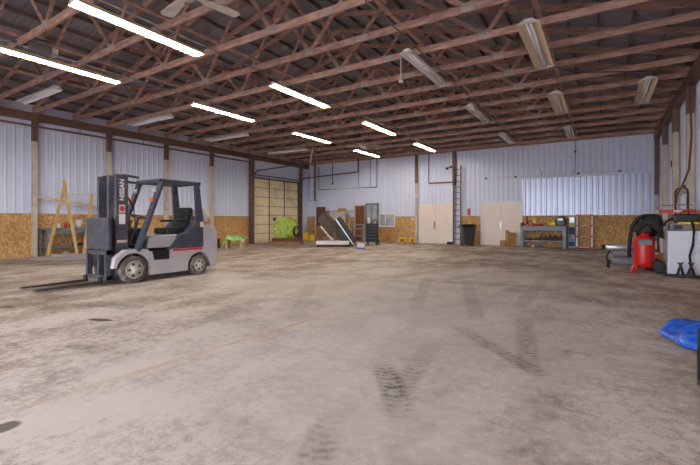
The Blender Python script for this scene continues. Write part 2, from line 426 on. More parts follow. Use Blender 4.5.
# eave beams on the posts, girt pipes
trim((XL+.04, YF, 4.62), (XL+.2, YB-.02, EAVE), MT['brown'])
trim((XR-.2, YF, 4.60), (XR-.04, YB-.02, EAVE), MT['brown'])
trim((XL+.2, YB-.1, EAVE-.02), (XR-.2, YB-.03, EAVE+.14), MT['truss'])

# overhead door in the left wall
d = MB(); d.box((XL+.02, 15.97, 0), (XL+.075, 19.86, 3.62)); d.build('door_1', MT['ohdoor'], kind='structure')
d = MB()
for k in range(1, 7): d.box((XL+.07, 15.97, 3.62*k/7-.012), (XL+.082, 19.86, 3.62*k/7+.012))
for y in (17.27, 18.57): d.box((XL+.07, y-.035, 0), (XL+.088, y+.035, 3.62))
d.box((XL+.07, 15.90, 0), (XL+.11, 15.99, 3.7)); d.box((XL+.07, 19.84, 0), (XL+.11, 19.93, 3.7)); d.box((XL+.06, 15.9, 3.6), (XL+.1, 19.93, 3.68))
d.build('door_seams', MT['rubberseal'], bpy.data.objects['door_1'])
# double doors in the back wall
def double_door(name, x0, x1, h, hx, metal, hz):
    d = MB().box((x0, YB-.075, 0.02), ((x0+x1)/2-.006, YB-.034, h)).build(name, MT['doorcream'], kind='structure')
    MB().box(((x0+x1)/2+.006, YB-.075, 0.02), (x1, YB-.034, h)).build('door_leaf', MT['doorcream'], d)
    f = MB()
    f.box((x0-.07, YB-.085, 0), (x0, YB-.03, h+.07)); f.box((x1, YB-.085, 0), (x1+.07, YB-.03, h+.07)); f.box((x0, YB-.085, h), (x1, YB-.03, h+.07))
    f.build('door_frame', MT['white'], d)
    hb = MB(); hb.rbox((hx-.04, YB-.085, hz-.2), (hx+.04, YB-.074, hz+.2), .005); hb.rbox((hx-.015, YB-.12, hz-.12), (hx+.015, YB-.085, hz+.12), .008)
    hb.build('handle', metal, d)
double_door('door_2', -8.55, -6.72, 2.10, -7.72, MT['brass'], 1.0)
double_door('door_3', -5.2, -3.37, 2.12, -4.3, MT['chrome'], 1.0)
# brown door and half-open steel door
d = MB().box((-12.73, YB-.08, 0.01), (-12.08, YB-.034, 2.12)).build('door_4', MT['doorbrown'], kind='structure')
MB().sphere((-12.18, YB-.12, 1.0), .035).build('knob', MT['chrome'], d)
f = MB(); f.box((-12.79, YB-.085, 0), (-12.73, YB-.03, 2.18)); f.box((-12.08, YB-.085, 0), (-12.03, YB-.03, 2.18)); f.box((-12.73, YB-.085, 2.12), (-12.08, YB-.03, 2.18)); f.build('door_frame', MT['cream'], d)
d = MB().box((-11.98, YB-.075, 0.01), (-11.2, YB-.034, 2.2)).build('door_5', MT['glass'], kind='structure')
f = MB()
for a, b in ((-12.03, -11.93), (-11.25, -11.15)): f.box((a, YB-.1, 0), (b, YB-.03, 2.27))
f.box((-11.93, YB-.1, 2.17), (-11.25, YB-.03, 2.27)); f.box((-11.93, YB-.1, .0), (-11.25, YB-.03, .9)); f.box((-11.62, YB-.1, .9), (-11.56, YB-.03, 2.2))
f.build('door_frame', MT['steelgrey'], d)
# dark doorway of the storeroom
d = MB().box((-15.7, YB-.05, .92), (-14.98, YB-.034, 2.12)).build('door_6', MT['rust'], kind='structure')
# interior window
d = MB().box((-11.05, YB-.065, .96), (-10.14, YB-.034, 1.6)).build('window_1', MT['glass'], kind='structure')
f = MB(); f.box((-11.12, YB-.09, .88), (-10.07, YB-.03, .96)); f.box((-11.12, YB-.09, 1.6), (-10.07, YB-.03, 1.66)); f.box((-11.12, YB-.09, .96), (-11.05, YB-.03, 1.6)); f.box((-10.14, YB-.09, .96), (-10.07, YB-.03, 1.6)); f.box((-10.72, YB-.08, .96), (-10.68, YB-.03, 1.6))
f.build('window_frame', MT['white'], d)
# upper framed panel bay over the first double door, cream door post
trim((-8.83, YB-.12, 0), (-8.67, YB-.03, 3.3), MT['cream'])
trim((-8.83, YB-.13, 3.3), (-8.67, YB-.03, EAVE), MT['brown'])
trim((-8.05, YB-.08, 3.24), (-6.75, YB-.03, 3.31), MT['brown'])
trim((-8.07, YB-.07, 3.31), (-8.03, YB-.03, EAVE), MT['dkpipe'])

# ------------------------------------------------------------------ wall columns
def column(x, y, side, label, lowz=3.92):
    t = thing('wall_column', label, 'column', (x, y, 0), 0, 'columns along the side walls')
    MB().box((-.08, -.07, lowz), (.08, .07, 4.62 if side < 0 else 4.6)).build('post', MT['brown'], t)
    MB().box((-.075, -.065, 0), (.075, .065, lowz)).build('facing_board', MT['cream'], t)
    return t
for k, y in enumerate((5.85, 8.29, 10.73, 13.17)):
    column(XL+.13, y, -1, 'cream and brown post on the left wall, %s from the camera end' % ORD[k])
t = thing('wall_column', 'heavy dark brown post beside the overhead door on its near side', 'column', (XL+.17, 15.8, 0), 0, 'columns along the side walls')
MB().box((-.12, -.11, 0), (.12, .09, 4.62)).build('post', MT['brown'], t)
MB().box((-.14, -.13, 0), (.14, .1, .02)).build('base_plate', MT['dkpipe'], t)
t = thing('wall_column', 'brown post in the back left corner beyond the overhead door', 'column', (XL+.13, 20.1, 0), 0, 'columns along the side walls')
MB().box((-.08, -.07, 0), (.08, .07, 4.62)).build('post', MT['brown'], t)
for k, y in enumerate((18.05, 15.61, 13.17, 10.73)):
    column(XR-.12, y, 1, 'cream and brown post on the right wall, %s from the back corner' % ORD[k])
t = thing('wall_column', 'brown corner post where back wall meets right wall', 'column', (XR-.12, YB-.18, 0), 0, 'columns along the side walls')
MB().box((-.07, -.06, 2.3), (.07, .06, 4.6)).build('post', MT['brown'], t); MB().box((-.065, -.055, 0), (.065, .055, 2.3)).build('facing_board', MT['cream'], t)
t = thing('wall_column', 'brown topped post behind the fixed ladder on the back wall', 'column', (-6.62, YB-.1, 0), 0, 'columns along the side walls')
MB().box((-.09, -.06, 3.1), (.09, .06, EAVE)).build('post', MT['brown'], t); MB().box((-.05, -.05, 0), (.05, .05, 3.1)).build('facing_board', MT['cream'], t)

# ------------------------------------------------------------------ roof trusses
H = HW - .02
def truss():
    t = thing('roof_truss', '', 'roof truss', (XC, 0, EAVE), 0, 'roof trusses')
    MB().box((-H+.02, -.021, 0), (H-.02, .021, .14)).build('bottom_chord', MT['truss'], t)
    for s in (-1, 1):
        MB().bar((s*H, 0, .15+.0), (0, 0, .15+PITCH*H), .042, .13, (0, 0, 1)).build('top_chord', MT['truss'], t)
    zc = lambda x: .14 + PITCH*(H-abs(x))
    for s in (-1, 1):
        for (xa, za, xb, zb) in ((1.75, .09, .12, zc(.1)), (1.78, .09, 3.2, zc(3.2)), (5.22, .09, 3.25, zc(3.25)), (5.28, .09, 5.95, zc(5.95))):
            MB().bar((s*xa, 0, za), (s*xb, 0, zb), .089, .038, (0, 1, 0)).build('web', MT['truss'], t)
        for xa, ww, hh in ((1.75, .24, .15), (5.25, .24, .15), (3.1, .26, .11)):
            MB().box((s*xa-ww/2, -.026, .02), (s*xa+ww/2, .026, .02+hh)).build('nail_plate', MT['plate'], t)
    MB().box((-.14, -.026, zc(0)-.12), (.14, .026, zc(0)+.03)).build('nail_plate', MT['plate'], t)
    return t
ty = [20.49-1.22*k for k in range(16)]
t0 = truss(); t0.location.y = ty[0]; t0['label'] = 'red-brown timber roof truss closest to the back wall, first counted from it'
for k, y in enumerate(ty[1:], 1):
    dup(t0, (XC, y, EAVE), 'red-brown timber roof truss, %s counted from the back wall' % ORD[k])
# purlins on the top chords
def purlin(x, label):
    o = MB().box((-.019, YF-.2, -.045), (.019, YB+.1, .045)).build('roof_purlin', MT['purlin'], None, (x, 0, zt(x)+.115))
    return tag(o, label, 'purlin', 'roof purlins')
base = purlin(XC-.35, 'brown purlin under the left roof slope, first down from the ridge')
for s, nm in ((-1, 'left'), (1, 'right')):
    for k in range(15):
        x = XC + s*(.35+.62*k)
        if s == -1 and k == 0: continue
        o = base.copy(); C.objects.link(o); o.location = (x, 0, zt(x)+.115)
        o['label'] = 'brown purlin under the %s roof slope, %s down from the ridge' % (nm, ORD[k])
# lengthwise brace boards on top of the bottom chords
for x, nm in ((-7.0, 'above the middle row of lit lights'), (-10.2, 'above the lit row nearer the left wall'), (-3.32, 'above the unlit row right of the middle'), (-1.0, 'above the yellowed unlit row'), (-12.6, 'over the crosswise unlit lights')):
    tag(MB().box((-.045, 2.0, 0), (.045, YB-.12, .038)).build('brace_board', MT['truss'], None, (x, 0, EAVE+.142)), 'long brown brace board laid on the trusses ' + nm, 'board', 'lengthwise brace boards')
# slanting braces between the webs
for i, (xa, ya, xb, yb, za, zb) in enumerate(((-5.3, 8.3, -4.0, 15.5, .2, 1.5), (-1.9, 8.3, -1.1, 13.2, .2, 1.0), (-9.0, 5.0, -10.3, 10.5, .2, 1.5), (-12.3, 5.0, -12.9, 9.2, .2, .9))):
    tag(MB().bar((xa, ya, EAVE+za), (xb, yb, EAVE+zb), .038, .09).build('diagonal_brace', MT['truss']), 'slanting timber brace among the truss webs ' + ('over the unlit row right of the middle', 'over the yellowed unlit row', 'over the lit row nearer the left wall', 'over the crosswise unlit lights')[i], 'brace', 'slanting roof braces')

# ------------------------------------------------------------------ ceiling lights
def light_fixture(lit, hoodm, wdt=.15):
    t = thing('ceiling_light', '', 'ceiling light', (0, 0, 4.70), 0, 'fluorescent ceiling lights')
    L = 1.22
    h = MB().prism([(-wdt, -.015), (-.05, .075), (.05, .075), (wdt, -.015), (wdt, -.005), (.055, .085), (-.055, .085), (-wdt, -.005)], -L, L).build('reflector', hoodm, t)
    MB().prism([(-.05, .03), (.05, .03), (.05, .077), (-.05, .077)], -L, L).build('channel', MT['hoodin'], t)
    for y in (-L, L-.012): MB().prism([(-wdt, 0), (wdt, 0), (.05, .085), (-.05, .085)], y, y+.012).build('end_cap', MT['dirtywhite'], t)
    for s in (-1, 1): MB().cyl((s*.034, -L+.03, .02), (s*.034, L-.03, .02), .016, seg=10).build('tube', MT['tube_on' if lit else 'tube_off'], t)
    for y in (-.9, .9): MB().cyl((0, y, .08), (0, y, .19), .008, seg=6).build('hanger', MT['pipe'], t)
    return t
on = light_fixture(True, MT['hood'], .13); off = light_fixture(False, MT['hoodin'], .14); offy = light_fixture(False, MT['hood'], .19)
used = set()
def put(proto, x, y, label, rz=0, z=4.70):
    if proto not in used:
        used.add(proto); proto.location = (x, y, z); proto['label'] = label; proto.rotation_euler = (0, 0, rz); return
    dup(proto, (x, y, z), label, rz)
Yc = [4.27, 8.87, 13.5, 18.1]
for k, y in enumerate(Yc):
    put(on, -7.15, y, 'glowing tube light in the middle lit row, %s from the camera end' % ORD[k])
    put(on, -10.33, y, 'glowing tube light in the lit row nearer left wall, %s from camera end' % ORD[k])
    if k: put(off, -3.44, y, 'unlit white tube light in the row right of middle, %s from camera end' % ORD[k-1])
for k, y in enumerate(Yc[1:]): put(offy if k < 2 else off, -1.12, y, 'unlit tube light in the row right of the long white row, %s from camera' % ORD[k])
put(offy, .95, 13.5, 'unlit yellowed tube light hanging nearest the right wall')
for k, y in enumerate((4.84, 8.13, 11.5, 15.4)): put(off, -13.4, y, 'unlit light hung crosswise near the left wall, %s from camera end' % ORD[k], PI/2)
for x, nm in ((-7.02, 'along the middle lit row'), (-10.2, 'along the lit row nearer the left wall'), (-3.32, 'along the unlit row right of the middle'), (-1.0, 'along the yellowed unlit row')):
    tag(MB().cyl((0, 2.2, 0), (0, 19.6, 0), .016, seg=8).build('conduit', MT['pipe'], None, (x, 0, EAVE-.02)), 'thin grey conduit under the trusses ' + nm, 'conduit', 'lighting conduits')

# ------------------------------------------------------------------ things on the ceiling
def fan(loc, label, R, rod, a0, n):
    t = thing('ceiling_fan', label, 'ceiling fan', loc, 0, 'ceiling fans')
    MB().cyl((0, 0, .05), (0, 0, rod), .018, seg=10).build('rod', MT['dirtywhite'], t)
    MB().lathe([(.03, -.09), (.1, -.07), (.13, -.02), (.13, .03), (.08, .08), (.02, .1)]).build('motor', MT['dirtywhite'], t)
    for k in range(n):
        a = a0 + 2*PI*k/n; c, s = math.cos(a), math.sin(a)
        m = MB(); pts = [(.12, -.035), (.2, -.04), (.3, -.085), (R-.06, -.11), (R, -.07), (R, .07), (R-.06, .1), (.3, .07), (.2, .03), (.12, .03)]
        m.prism([(x*c-y*s, x*s+y*c) for x, y in pts], -.02, -.008, 'xy')
        m.build('blade', MT['dirtywhite'], t)
    return t
fan((-5.25, 3.78, 4.60), 'large dusty white ceiling fan closest to the camera, among the roof trusses', .84, .42, math.radians(77), 4)
fan((-8.9, 15.2, 4.50), 'small white ceiling fan on a rod beyond the lit lights', .75, .52, .3, 4)
t = thing('door_opener', 'grey door opener motor with drum above the left lit light', 'door opener', (-10.35, 3.75, 4.83))
MB().rbox((-.17, -.22, 0), (.17, .22, .3), .03).build('motor_housing', MT['grey'], t)
MB().cyl((.05, 0, .28), (.05, 0, .46), .13, seg=20).build('drum', MT['plate'], t)
MB().rbox((-.08, .22, .04), (.12, .36, .26), .02).build('junction_box', MT['white'], t)
MB().bar((0, -.22, .12), (0, -3.2, .12), .06, .06).build('rail', MT['pipe'], t)
t = thing('pull_cord', 'white pull cord with cone end hanging from a truss', 'pull cord', (-3.85, 8.26, 4.34))
MB().cyl((0, 0, .1), (0, 0, .56), .012, seg=8).build('cord', MT['white'], t); MB().lathe([(.055, 0), (.05, .02), (.015, .14)]).build('cone', MT['white'], t)
pts = [(-2.9, 14.2, 4.84), (-3.6, 14.5, 4.55), (-4.5, 14.8, 4.5), (-5.6, 15.3, 4.66), (-6.7, 15.6, 4.8)]
tag(MB().tube(pts, .015).build('cable', MT['pipe']), 'slack grey cable swagging under the trusses between light rows', 'cable')
tag(MB().tube([(.95, 12.1, 4.85), (-.6, 11.2, 4.84), (-1.2, 10.1, 4.84)], .012).build('cable', MT['dkpipe']), 'dark cable between the yellowed light and the right-hand light', 'cable')
# left wall pipe under the beam
t = thing('wall_pipe', 'long brown pipe along the top of the left wall', 'pipe', (XL+.26, 0, 4.42))
MB().cyl((0, 2, 0), (0, 15.6, 0), .035, seg=10).build('pipe', MT['brown'], t)
for y in (4, 7.2, 9.6, 12): MB().bar((0, y, 0), (0, y, .22), .02, .02).build('hanger', MT['brown'], t)
# overhead-door tracks
zt_ = 3.98
t = thing('door_track', 'steel tracks and hangers of the overhead door', 'door track', (0, 0, 0))
MB().tube([(XL+.14, 15.93, 3.4), (XL+.2, 15.93, 3.75), (XL+.5, 15.93, 3.98), (-12.4, 15.93, 4.12)], .035).build('track', MT['dkpipe'], t)
MB().tube([(XL+.14, 19.95, 3.4), (XL+.2, 19.95, 3.72), (XL+.5, 19.95, 3.92), (-12.0, 19.95, 4.06)], .035).build('track', MT['dkpipe'], t)
MB().bar((-12.0, 19.95, 4.06), (-12.0, 19.95, 4.9), .05, .05).build('hanger', MT['dkpipe'], t)
MB().bar((-12.4, 15.93, 4.12), (-12.2, 15.93, 4.9), .05, .05).build('hanger', MT['dirtywhite'], t)
MB().cyl((XL+.22, 16.0, 3.78), (XL+.22, 19.8, 3.78), .03, seg=8).build('spring_shaft', MT['dkpipe'], t)
tag(MB().bar((-15.6, YB-.35, 2.5), (-15.6, YB-.35, 4.88), .1, .06).build('hanging_post', MT['brown']), 'brown steel strut hanging by the back wall near the corner', 'strut')
tag(MB().tube([(-16.3, YB-.06, 4.6), (-16.3, YB-.06, 2.55), (-15.62, YB-.06, 2.55)], .02).build('conduit', MT['pipe']), 'grey conduit bent at right angles beside the overhead door', 'conduit')
tag(MB().tube([(-15.5, YB-.06, 4.7), (-15.5, YB-.06, 3.22), (-11.25, YB-.06, 3.22), (-11.25, YB-.06, 4.85)], .028).build('conduit', MT['dkpipe']), 'dark square-bent pipe on the upper back wall', 'conduit')
for x in (-12.5, -11.7): tag(MB().cyl((x, YB-.06, 3.3), (x, YB-.06, 4.85), .018, seg=8).build('conduit', MT['pipe']), 'thin upright conduit on the upper back wall, %s of two' % ('nearer the corner' if x < -12 else 'farther from the corner'), 'conduit')
t = thing('drop_pipe', 'short dark hanging pipe with round end on back wall', 'pipe', (-14.4, YB-.09, 3.55)); MB().cyl((0, 0, .06), (0, 0, 1.3), .025, seg=8).build('pipe', MT['dkpipe'], t); MB().sphere((0, 0, 0.02), .06).build('end_fitting', MT['dkpipe'], t)
t = thing('wall_conduit', 'thin conduit with boxes across the right part of back wall', 'conduit', (0, YB-.07, 3.34))
MB().cyl((-5.0, 0, 0.0), (1.4, 0, 0.06), .008, seg=8).build('pipe', MT['dirtywhite'], t)
for x in (-5.0, -3.6, -.95, .6): MB().sphere((x, 0, .03), .04, sx=1.7).build('box', MT['dkpipe'], t)
MB().tube([(-2.45, 0, .02), (-2.45, 0, .22)], .015).build('stub', MT['dkpipe'], t)
t = thing('power_cable', 'dark cord with round box dropping down the back wall', 'cord', (-1.08, YB-.07, 3.36)); MB().cyl((0, 0, 0), (0.02, 0, 1.5), .012, seg=6).build('cable', MT['black'], t); MB().sphere((0.01, 0, 1.0), .05).build('box', MT['dkpipe'], t)

# ------------------------------------------------------------------ forklift
FK = thing('forklift', 'dusty silver and slate forklift truck with forks lowered', 'forklift', (-8.3, 4.42, 0), -PI/2)
def arc(cx, cz, r, a0, a1, n=12): return [(cx+r*math.cos(math.radians(a0+(a1-a0)*k/n)), cz+r*math.sin(math.radians(a0+(a1-a0)*k/n))) for k in range(n+1)]
MB().prism([(-1.2, .12), (-1.2, .64), (-.46, .6), (-.34, .6), (-.34, .12)], -.5, .5).build('chassis', MT['silver'], FK, bevel=.015)
MB().box((-.34, -.3, .15), (-.02, .3, .6)).build('front_frame', MT['blackgloss'], FK)
for y0, y1 in ((.36, .5), (-.5, -.36)): MB().prism([(-.33, .6), (-.28, .66), (.16, .66), (.36, .52), (.40, .32)] + arc(0, .265, .325, 8, 200) + [(-.33, .15)], y0, y1).build('fender', MT['silver'], FK, bevel=.012)
MB().prism([(-.42, .42), (-.76, .42), (-.76, .62), (-.38, .62)], -.506, .506).build('step', MT['blackgloss'], FK)
MB().prism([(-1.2, .5), (-1.22, .64), (-1.22, 1.0), (-1.62, 1.14), (-1.95, 1.12), (-2.02, .95), (-2.03, .25), (-1.98, .14), (-1.86, .14)] + arc(-1.52, .22, .29, 190, -10) + [(-1.2, .16)], -.5, .5).build('counterweight', MT['silver'], FK, bevel=.03)
hd = MB().prism([(-.28, .66), (-.30, .84), (-.36, .9), (-.5, .93), (-.98, .93), (-.9, .78), (-.78, .66)], -.47, .49).build('engine_hood', MT['hoodsilver'], FK, bevel=.03)
MB().prism([(-.74, .62), (-.86, .76), (-.98, .9), (-1.2, .98), (-1.42, 1.2), (-1.62, 1.2), (-1.62, .62)], -.508, .508).build('side_panel', MT['guard'], FK, bevel=.015)
MB().box((-1.58, .506, .575), (-.84, .514, .615)).build('stripe', MT['redstripe'], FK)
MB().box((-1.62, .5, 1.08), (-1.53, .512, 1.2)).build('label_plate', MT['white'], FK)
def wheel(x, y, r, w, name):
    t = MB().lathe([(r*.62, -w/2), (r*.93, -w/2), (r, -w/2+.025), (r, w/2-.025), (r*.93, w/2), (r*.62, w/2)], (x, y, r), (0, 1, 0), 32).build(name, MT['tyre'], FK)
    s = 1 if y > 0 else -1
    m = MB().lathe([(r*.66, 0), (r*.66, .012), (r*.55, -.0), (r*.25, .02), (r*.2, .05), (.02, .055)], (x, y+s*w/2*.98, r), (0, s, 0), 24)
    m.build('rim', MT['dirtywhite'], t)
    for k in range(5):
        a = 2*PI*k/5
        MB().cyl((x+r*.42*math.cos(a), y+s*(w/2-.0), r+r*.42*math.sin(a)), (x+r*.42*math.cos(a), y+s*(w/2+.022), r+r*.42*math.sin(a)), r*.1, seg=10).build('wheel_nut', MT['dkpipe'], t)
for s in (1, -1): wheel(0, s*.43, .265, .19, 'front_wheel'); wheel(-1.52, s*.42, .22, .17, 'rear_wheel')
# overhead guard
g = MB()
g.bar((-.08, .46, .62), (-.62, .46, 2.06), .06, .15, (0, 1, 0)); g.build('front_pillar', MT['guard'], FK)
g = MB(); g.bar((-.08, -.36, .62), (-.62, -.36, 2.06), .06, .15, (0, 1, 0)); g.build('front_pillar', MT['guard'], FK)
for y in (.46, -.36): MB().prism([(-1.40, 2.06), (-1.52, 2.08), (-1.64, 1.15), (-1.46, 1.12)], y-.03, y+.03).build('rear_pillar', MT['guard'], FK)
rf = MB()
for y in (.46, -.36): rf.rbox((-1.55, y-.04, 2.03), (-.55, y+.04, 2.11), .02)
rf.rbox((-.64, -.4, 2.03), (-.55, .5, 2.11), .02); rf.rbox((-1.56, -.4, 2.03), (-1.47, .5, 2.11), .02)
rf.build('guard_frame', MT['guard'], FK)
for k in range(5): MB().box((-1.48, -.24+.145*k-.02, 2.06), (-.62, -.24+.145*k+.02, 2.10)).build('guard_bar', MT['guard'], FK)
# seat, steering
st = bpy.data.objects.new('seat', None); C.objects.link(st); st.parent = FK; st.location = (-.14, .1, 0)
MB().rbox((-1.16, -.26, .93), (-.66, .26, 1.07), .05, 3).build('cushion', MT['vinyl'], st)
b = MB().prism([(-1.05, 1.05), (-1.14, 1.28), (-1.2, 1.5), (-1.28, 1.54), (-1.34, 1.48), (-1.26, 1.2), (-1.2, 1.0)], -.24, .24); b.build('backrest', MT['vinyl'], st, bevel=.03)
for s in (1, -1): MB().rbox((-1.18, s*.29-.025, 1.2), (-.85, s*.29+.025, 1.25), .015).build('armrest', MT['vinyl'], st)
MB().cyl((-.2, .02, .66), (-.36, .02, 1.28), .03, seg=10).build('steering_column', MT['blackgloss'], FK)
sw = MB(); ring = []
o, ax = Vector((-.37, .02, 1.31)), Vector((-.16, 0, .62)).normalized(); s1 = Vector((0, 1, 0)); s2 = ax.cross(s1)
sw.tube([o + s1*math.cos(2*PI*k/20)*.16 + s2*math.sin(2*PI*k/20)*.16 for k in range(21)], .014)
for k in range(3): a = 2*PI*k/3; sw.cyl(o - ax*.03, o + s1*math.cos(a)*.16 + s2*math.sin(a)*.16, .01, seg=6)
sw.build('steering_wheel', MT['blackgloss'], FK)
MB().rbox((-.32, -.3, .66), (-.14, .34, 1.08), .04).build('dashboard', MT['blackgloss'], FK)
for k in range(3): MB().cyl((-.3, -.2-.05*k, 1.05), (-.36, -.2-.05*k, 1.24), .01, seg=6).build('control_lever', MT['black'], FK)
for s in (1, -1):
    MB().cyl((-.42, .05+s*.33, 1.66), (-.38, .05+s*.39, 1.66), .045, seg=14).build('turn_signal', MT['orange'], FK)
    MB().rbox((-.52, .05+s*.35-.04, 1.82), (-.46, .05+s*.35+.04, 1.90), .02).build('headlamp', MT['dirtywhite'], FK)
MB().lathe([(.02, -.34), (.12, -.33), (.15, -.27), (.15, .27), (.12, .33), (.02, .34)], (-1.76, .08, 1.36), (0, 1, 0)).build('gas_bottle', MT['white'], FK)
MB().tube([(-1.76, -.2, 1.13), (-1.62, -.2, 1.35), (-1.76, -.2, 1.5), (-1.92, -.2, 1.32)], .012).build('bottle_bracket', MT['blackgloss'], FK)
# mast
for s in (1, -1):
    r = MB(); y = .06+s*.25
    r.box((.03, y-.045, .08), (.27, y+.045, 2.13)); 
    rail = r.build('mast_rail', MT['dark'], FK, bevel=.01)
    r = MB(); y2 = .06+s*.18; r.box((.2, y2-.03, .1), (.37, y2+.03, 2.10)); r.build('inner_rail', MT['dark'], FK, bevel=.01)
    MB().cyl((.13, .06+s*.12, .15), (.13, .06+s*.12, 1.9), .03, seg=12).build('lift_cylinder', MT['pipe'], FK)
    MB().cyl((.05, s*.36, .5), (-.3, s*.36, .75), .035, seg=12).build('tilt_cylinder', MT['pipe'], FK)
    if s > 0: near = rail
for z in (.25, 1.0, 1.7, 2.06): MB().box((.06, -.2, z-.04), (.14, .3, z+.05)).build('crossmember', MT['dark'], FK)
for k, (z, x1) in enumerate(((2.12, -.2), (2.0, -.22))): MB().bar((.12, .31, z), (x1, .31, z-.02), .05, .045).build('mast_hook', MT['dark'], FK)
for k in range(3): MB().tube([(.2, -.06+.06*k, 2.0), (.3, -.06+.06*k, 1.7), (.32, -.06+.06*k, 1.2), (.36, -.06+.06*k, .7)], .013).build('hose', MT['black'], FK)
MB().tube([(.06, .33, 1.75), (-.06, .38, 1.5), (-.1, .38, 1.1), (.0, .36, .8), (-.08, .36, .6)], .016).build('hose', MT['black'], FK)
def text(body, size, parent, loc, rot, m, name='lettering', ex=.002):
    cu = bpy.data.curves.new(name, 'FONT'); cu.body = body; cu.size = size; cu.extrude = ex; cu.align_x = 'CENTER'; cu.align_y = 'CENTER'; cu.offset = .0035
    cu.materials.append(m); fo = bpy.data.objects.new('t', cu); C.objects.link(fo)
    me = bpy.data.meshes.new_from_object(fo.evaluated_get(bpy.context.evaluated_depsgraph_get())); bpy.data.objects.remove(fo); bpy.data.curves.remove(cu)
    o = bpy.data.objects.new(name, me); C.objects.link(o); o.parent = parent; o.location = loc; o.rotation_euler = rot; return o
# lettering reads upward on the outer face of the near rail (local +y)
m_ = Matrix(((0, 1, 0), (0, 0, 1), (1, 0, 0)))      # columns: text x -> +z, text y -> +x, normal -> +y
text('NISSAN', .125, near, (.15, .3575, 1.83), m_.to_euler(), MT['white'])
MB().box((.09, .354, 1.16), (.21, .359, 1.36)).build('decal', MT['white'], near)
MB().box((.09, .354, 1.38), (.21, .359, 1.54)).build('decal', MT['dirtywhite'], near)
MB().lathe([(.05, 0), (.05, .003)], (.15, .358, 1.46), (0, 1, 0), 20).build('emblem', MT['redstripe'], near)
MB().box((.05, .354, .80), (.25, .358, .85)).build('decal', MT['cream'], near)
cp = MB().rbox((.38, -.40, .67), (.45, .42, 1.28), .012).build('carriage_plate', MT['dark'], FK)
fr = MB(); 
for y in (-.34, .36): fr.box((.38, y-.04, .1), (.47, y+.04, .67))
fr.box((.38, -.38, .1), (.46, .40, .18)); fr.box((.38, -.38, .58), (.46, .40, .66))
fr.build('carriage_frame', MT['dark'], FK)
for y in (.2, -.36):
    f = MB(); f.box((.46, y-.055, .04), (.50, y+.055, .16))
    f.prism([(.46, .03), (.46, .075), (1.48, .055), (1.54, .035), (1.48, .03)], y-.055, y+.055); f.build('fork', MT['darkstock'], FK)

# ------------------------------------------------------------------ left wall workbench corner
WB = thing('workbench', 'blue-grey steel workbench against the strand board of the left wall', 'workbench', (XL+.42, 7.0, 0), -PI/2)
MB().box((-1.0, -.34, .92), (1.05, .3, .98)).build('worktop', MT['steelgrey'], WB)
MB().box((-.95, -.3, .3), (1.0, .28, .36)).build('shelf', MT['steelgrey'], WB)
MB().box((-.98, .27, .78), (1.02, .295, .92)).build('apron', MT['steelgrey'], WB)
for x in (-.95, .98):
    for y in (-.3, .25): MB().box((x-.035, y-.035, 0), (x+.035, y+.035, .92)).build('leg', MT['steelgrey'], WB)
def can(x, y, z, r, h, m, label, name='can', cat='can', group=None):
    return tag(MB().lathe([(r*.94, 0), (r, .01), (r, h-.012), (r*.92, h)], seg=18).build(name, m, None, (x, y, z)), label, cat, group)
def pail(x, y, z, r, h, m, label):
    t = thing('pail', label, 'pail', (x, y, z)); MB().lathe([(r*.85, 0), (r, h), (r*.94, h), (r*.8, .02)]).build('body', m, t); MB().lathe([(r*1.05, h-.01), (r*1.05, h+.02), (r*.9, h+.025)]).build('lid', m, t)
    MB().tube([(0, r*math.cos(a), h-.03 - .1*math.sin(a)) for a in [PI*k/8 for k in range(9)]], .006).build('handle', MT['pipe'], t)
pail(-15.98, 7.05, .98, .11, .27, MT['white'], 'white pail standing on the left workbench')
can(-15.95, 6.62, .98, .06, .17, MT['red'], 'small red can on the left workbench')
can(-15.9, 6.38, .98, .05, .15, MT['white'], 'small white can on the left workbench beside a red one')
can(-16.05, 6.82, .98, .055, .13, MT['darkstock'], 'short dark can on the left workbench next to the pail')
tag(MB().rbox((-.16, -.18, 0), (.16, .18, .42), .02).build('crate', MT['blue'], None, (-15.95, 7.55, .36)), 'blue plastic crate on the shelf of the left workbench', 'crate')
tag(MB().rbox((-.1, -.14, 0), (.1, .14, .08), .01).build('toolbox', MT['blackgloss'], None, (-15.85, 6.95, .36)), 'flat black case on the shelf of the left workbench', 'case')
PX = -15.55
tag(MB().bar((PX, 5.9, .03), (PX+.02, 6.43, 2.5), .09, .045, (1, 0, 0)).build('wooden_board', MT['woodpale']), 'pale board leaning toward the other one to form an upturned V, left leg', 'board', 'two leaning boards')
tag(MB().bar((PX+.06, 6.78, .03), (PX+.06, 6.36, 2.62), .09, .045, (1, 0, 0)).build('wooden_board', MT['woodpale']), 'pale board crossing the top of the other leaning one, right leg', 'board', 'two leaning boards')
tag(MB().bar((-15.4, 6.95, .02), (-16.0, 7.5, 2.2), .1, .045, (1, 0, 0)).build('wooden_plank', MT['woodpale']), 'pale plank leaning on the wall behind the forklift mast', 'plank')
tag(MB().bar((XL+.25, 5.9, 2.05), (XL+.25, 8.22, 1.68), .05, .1).build('brace_rail', MT['cream']), 'pale sloping rail nailed between the first two left posts', 'rail')
tag(MB().cyl((XL+.1, 6.5, 2.28), (XL+.1, 8.2, 2.22), .02, seg=8).build('wall_bar', MT['white']), 'thin white bar on the left wall over the workbench', 'bar')
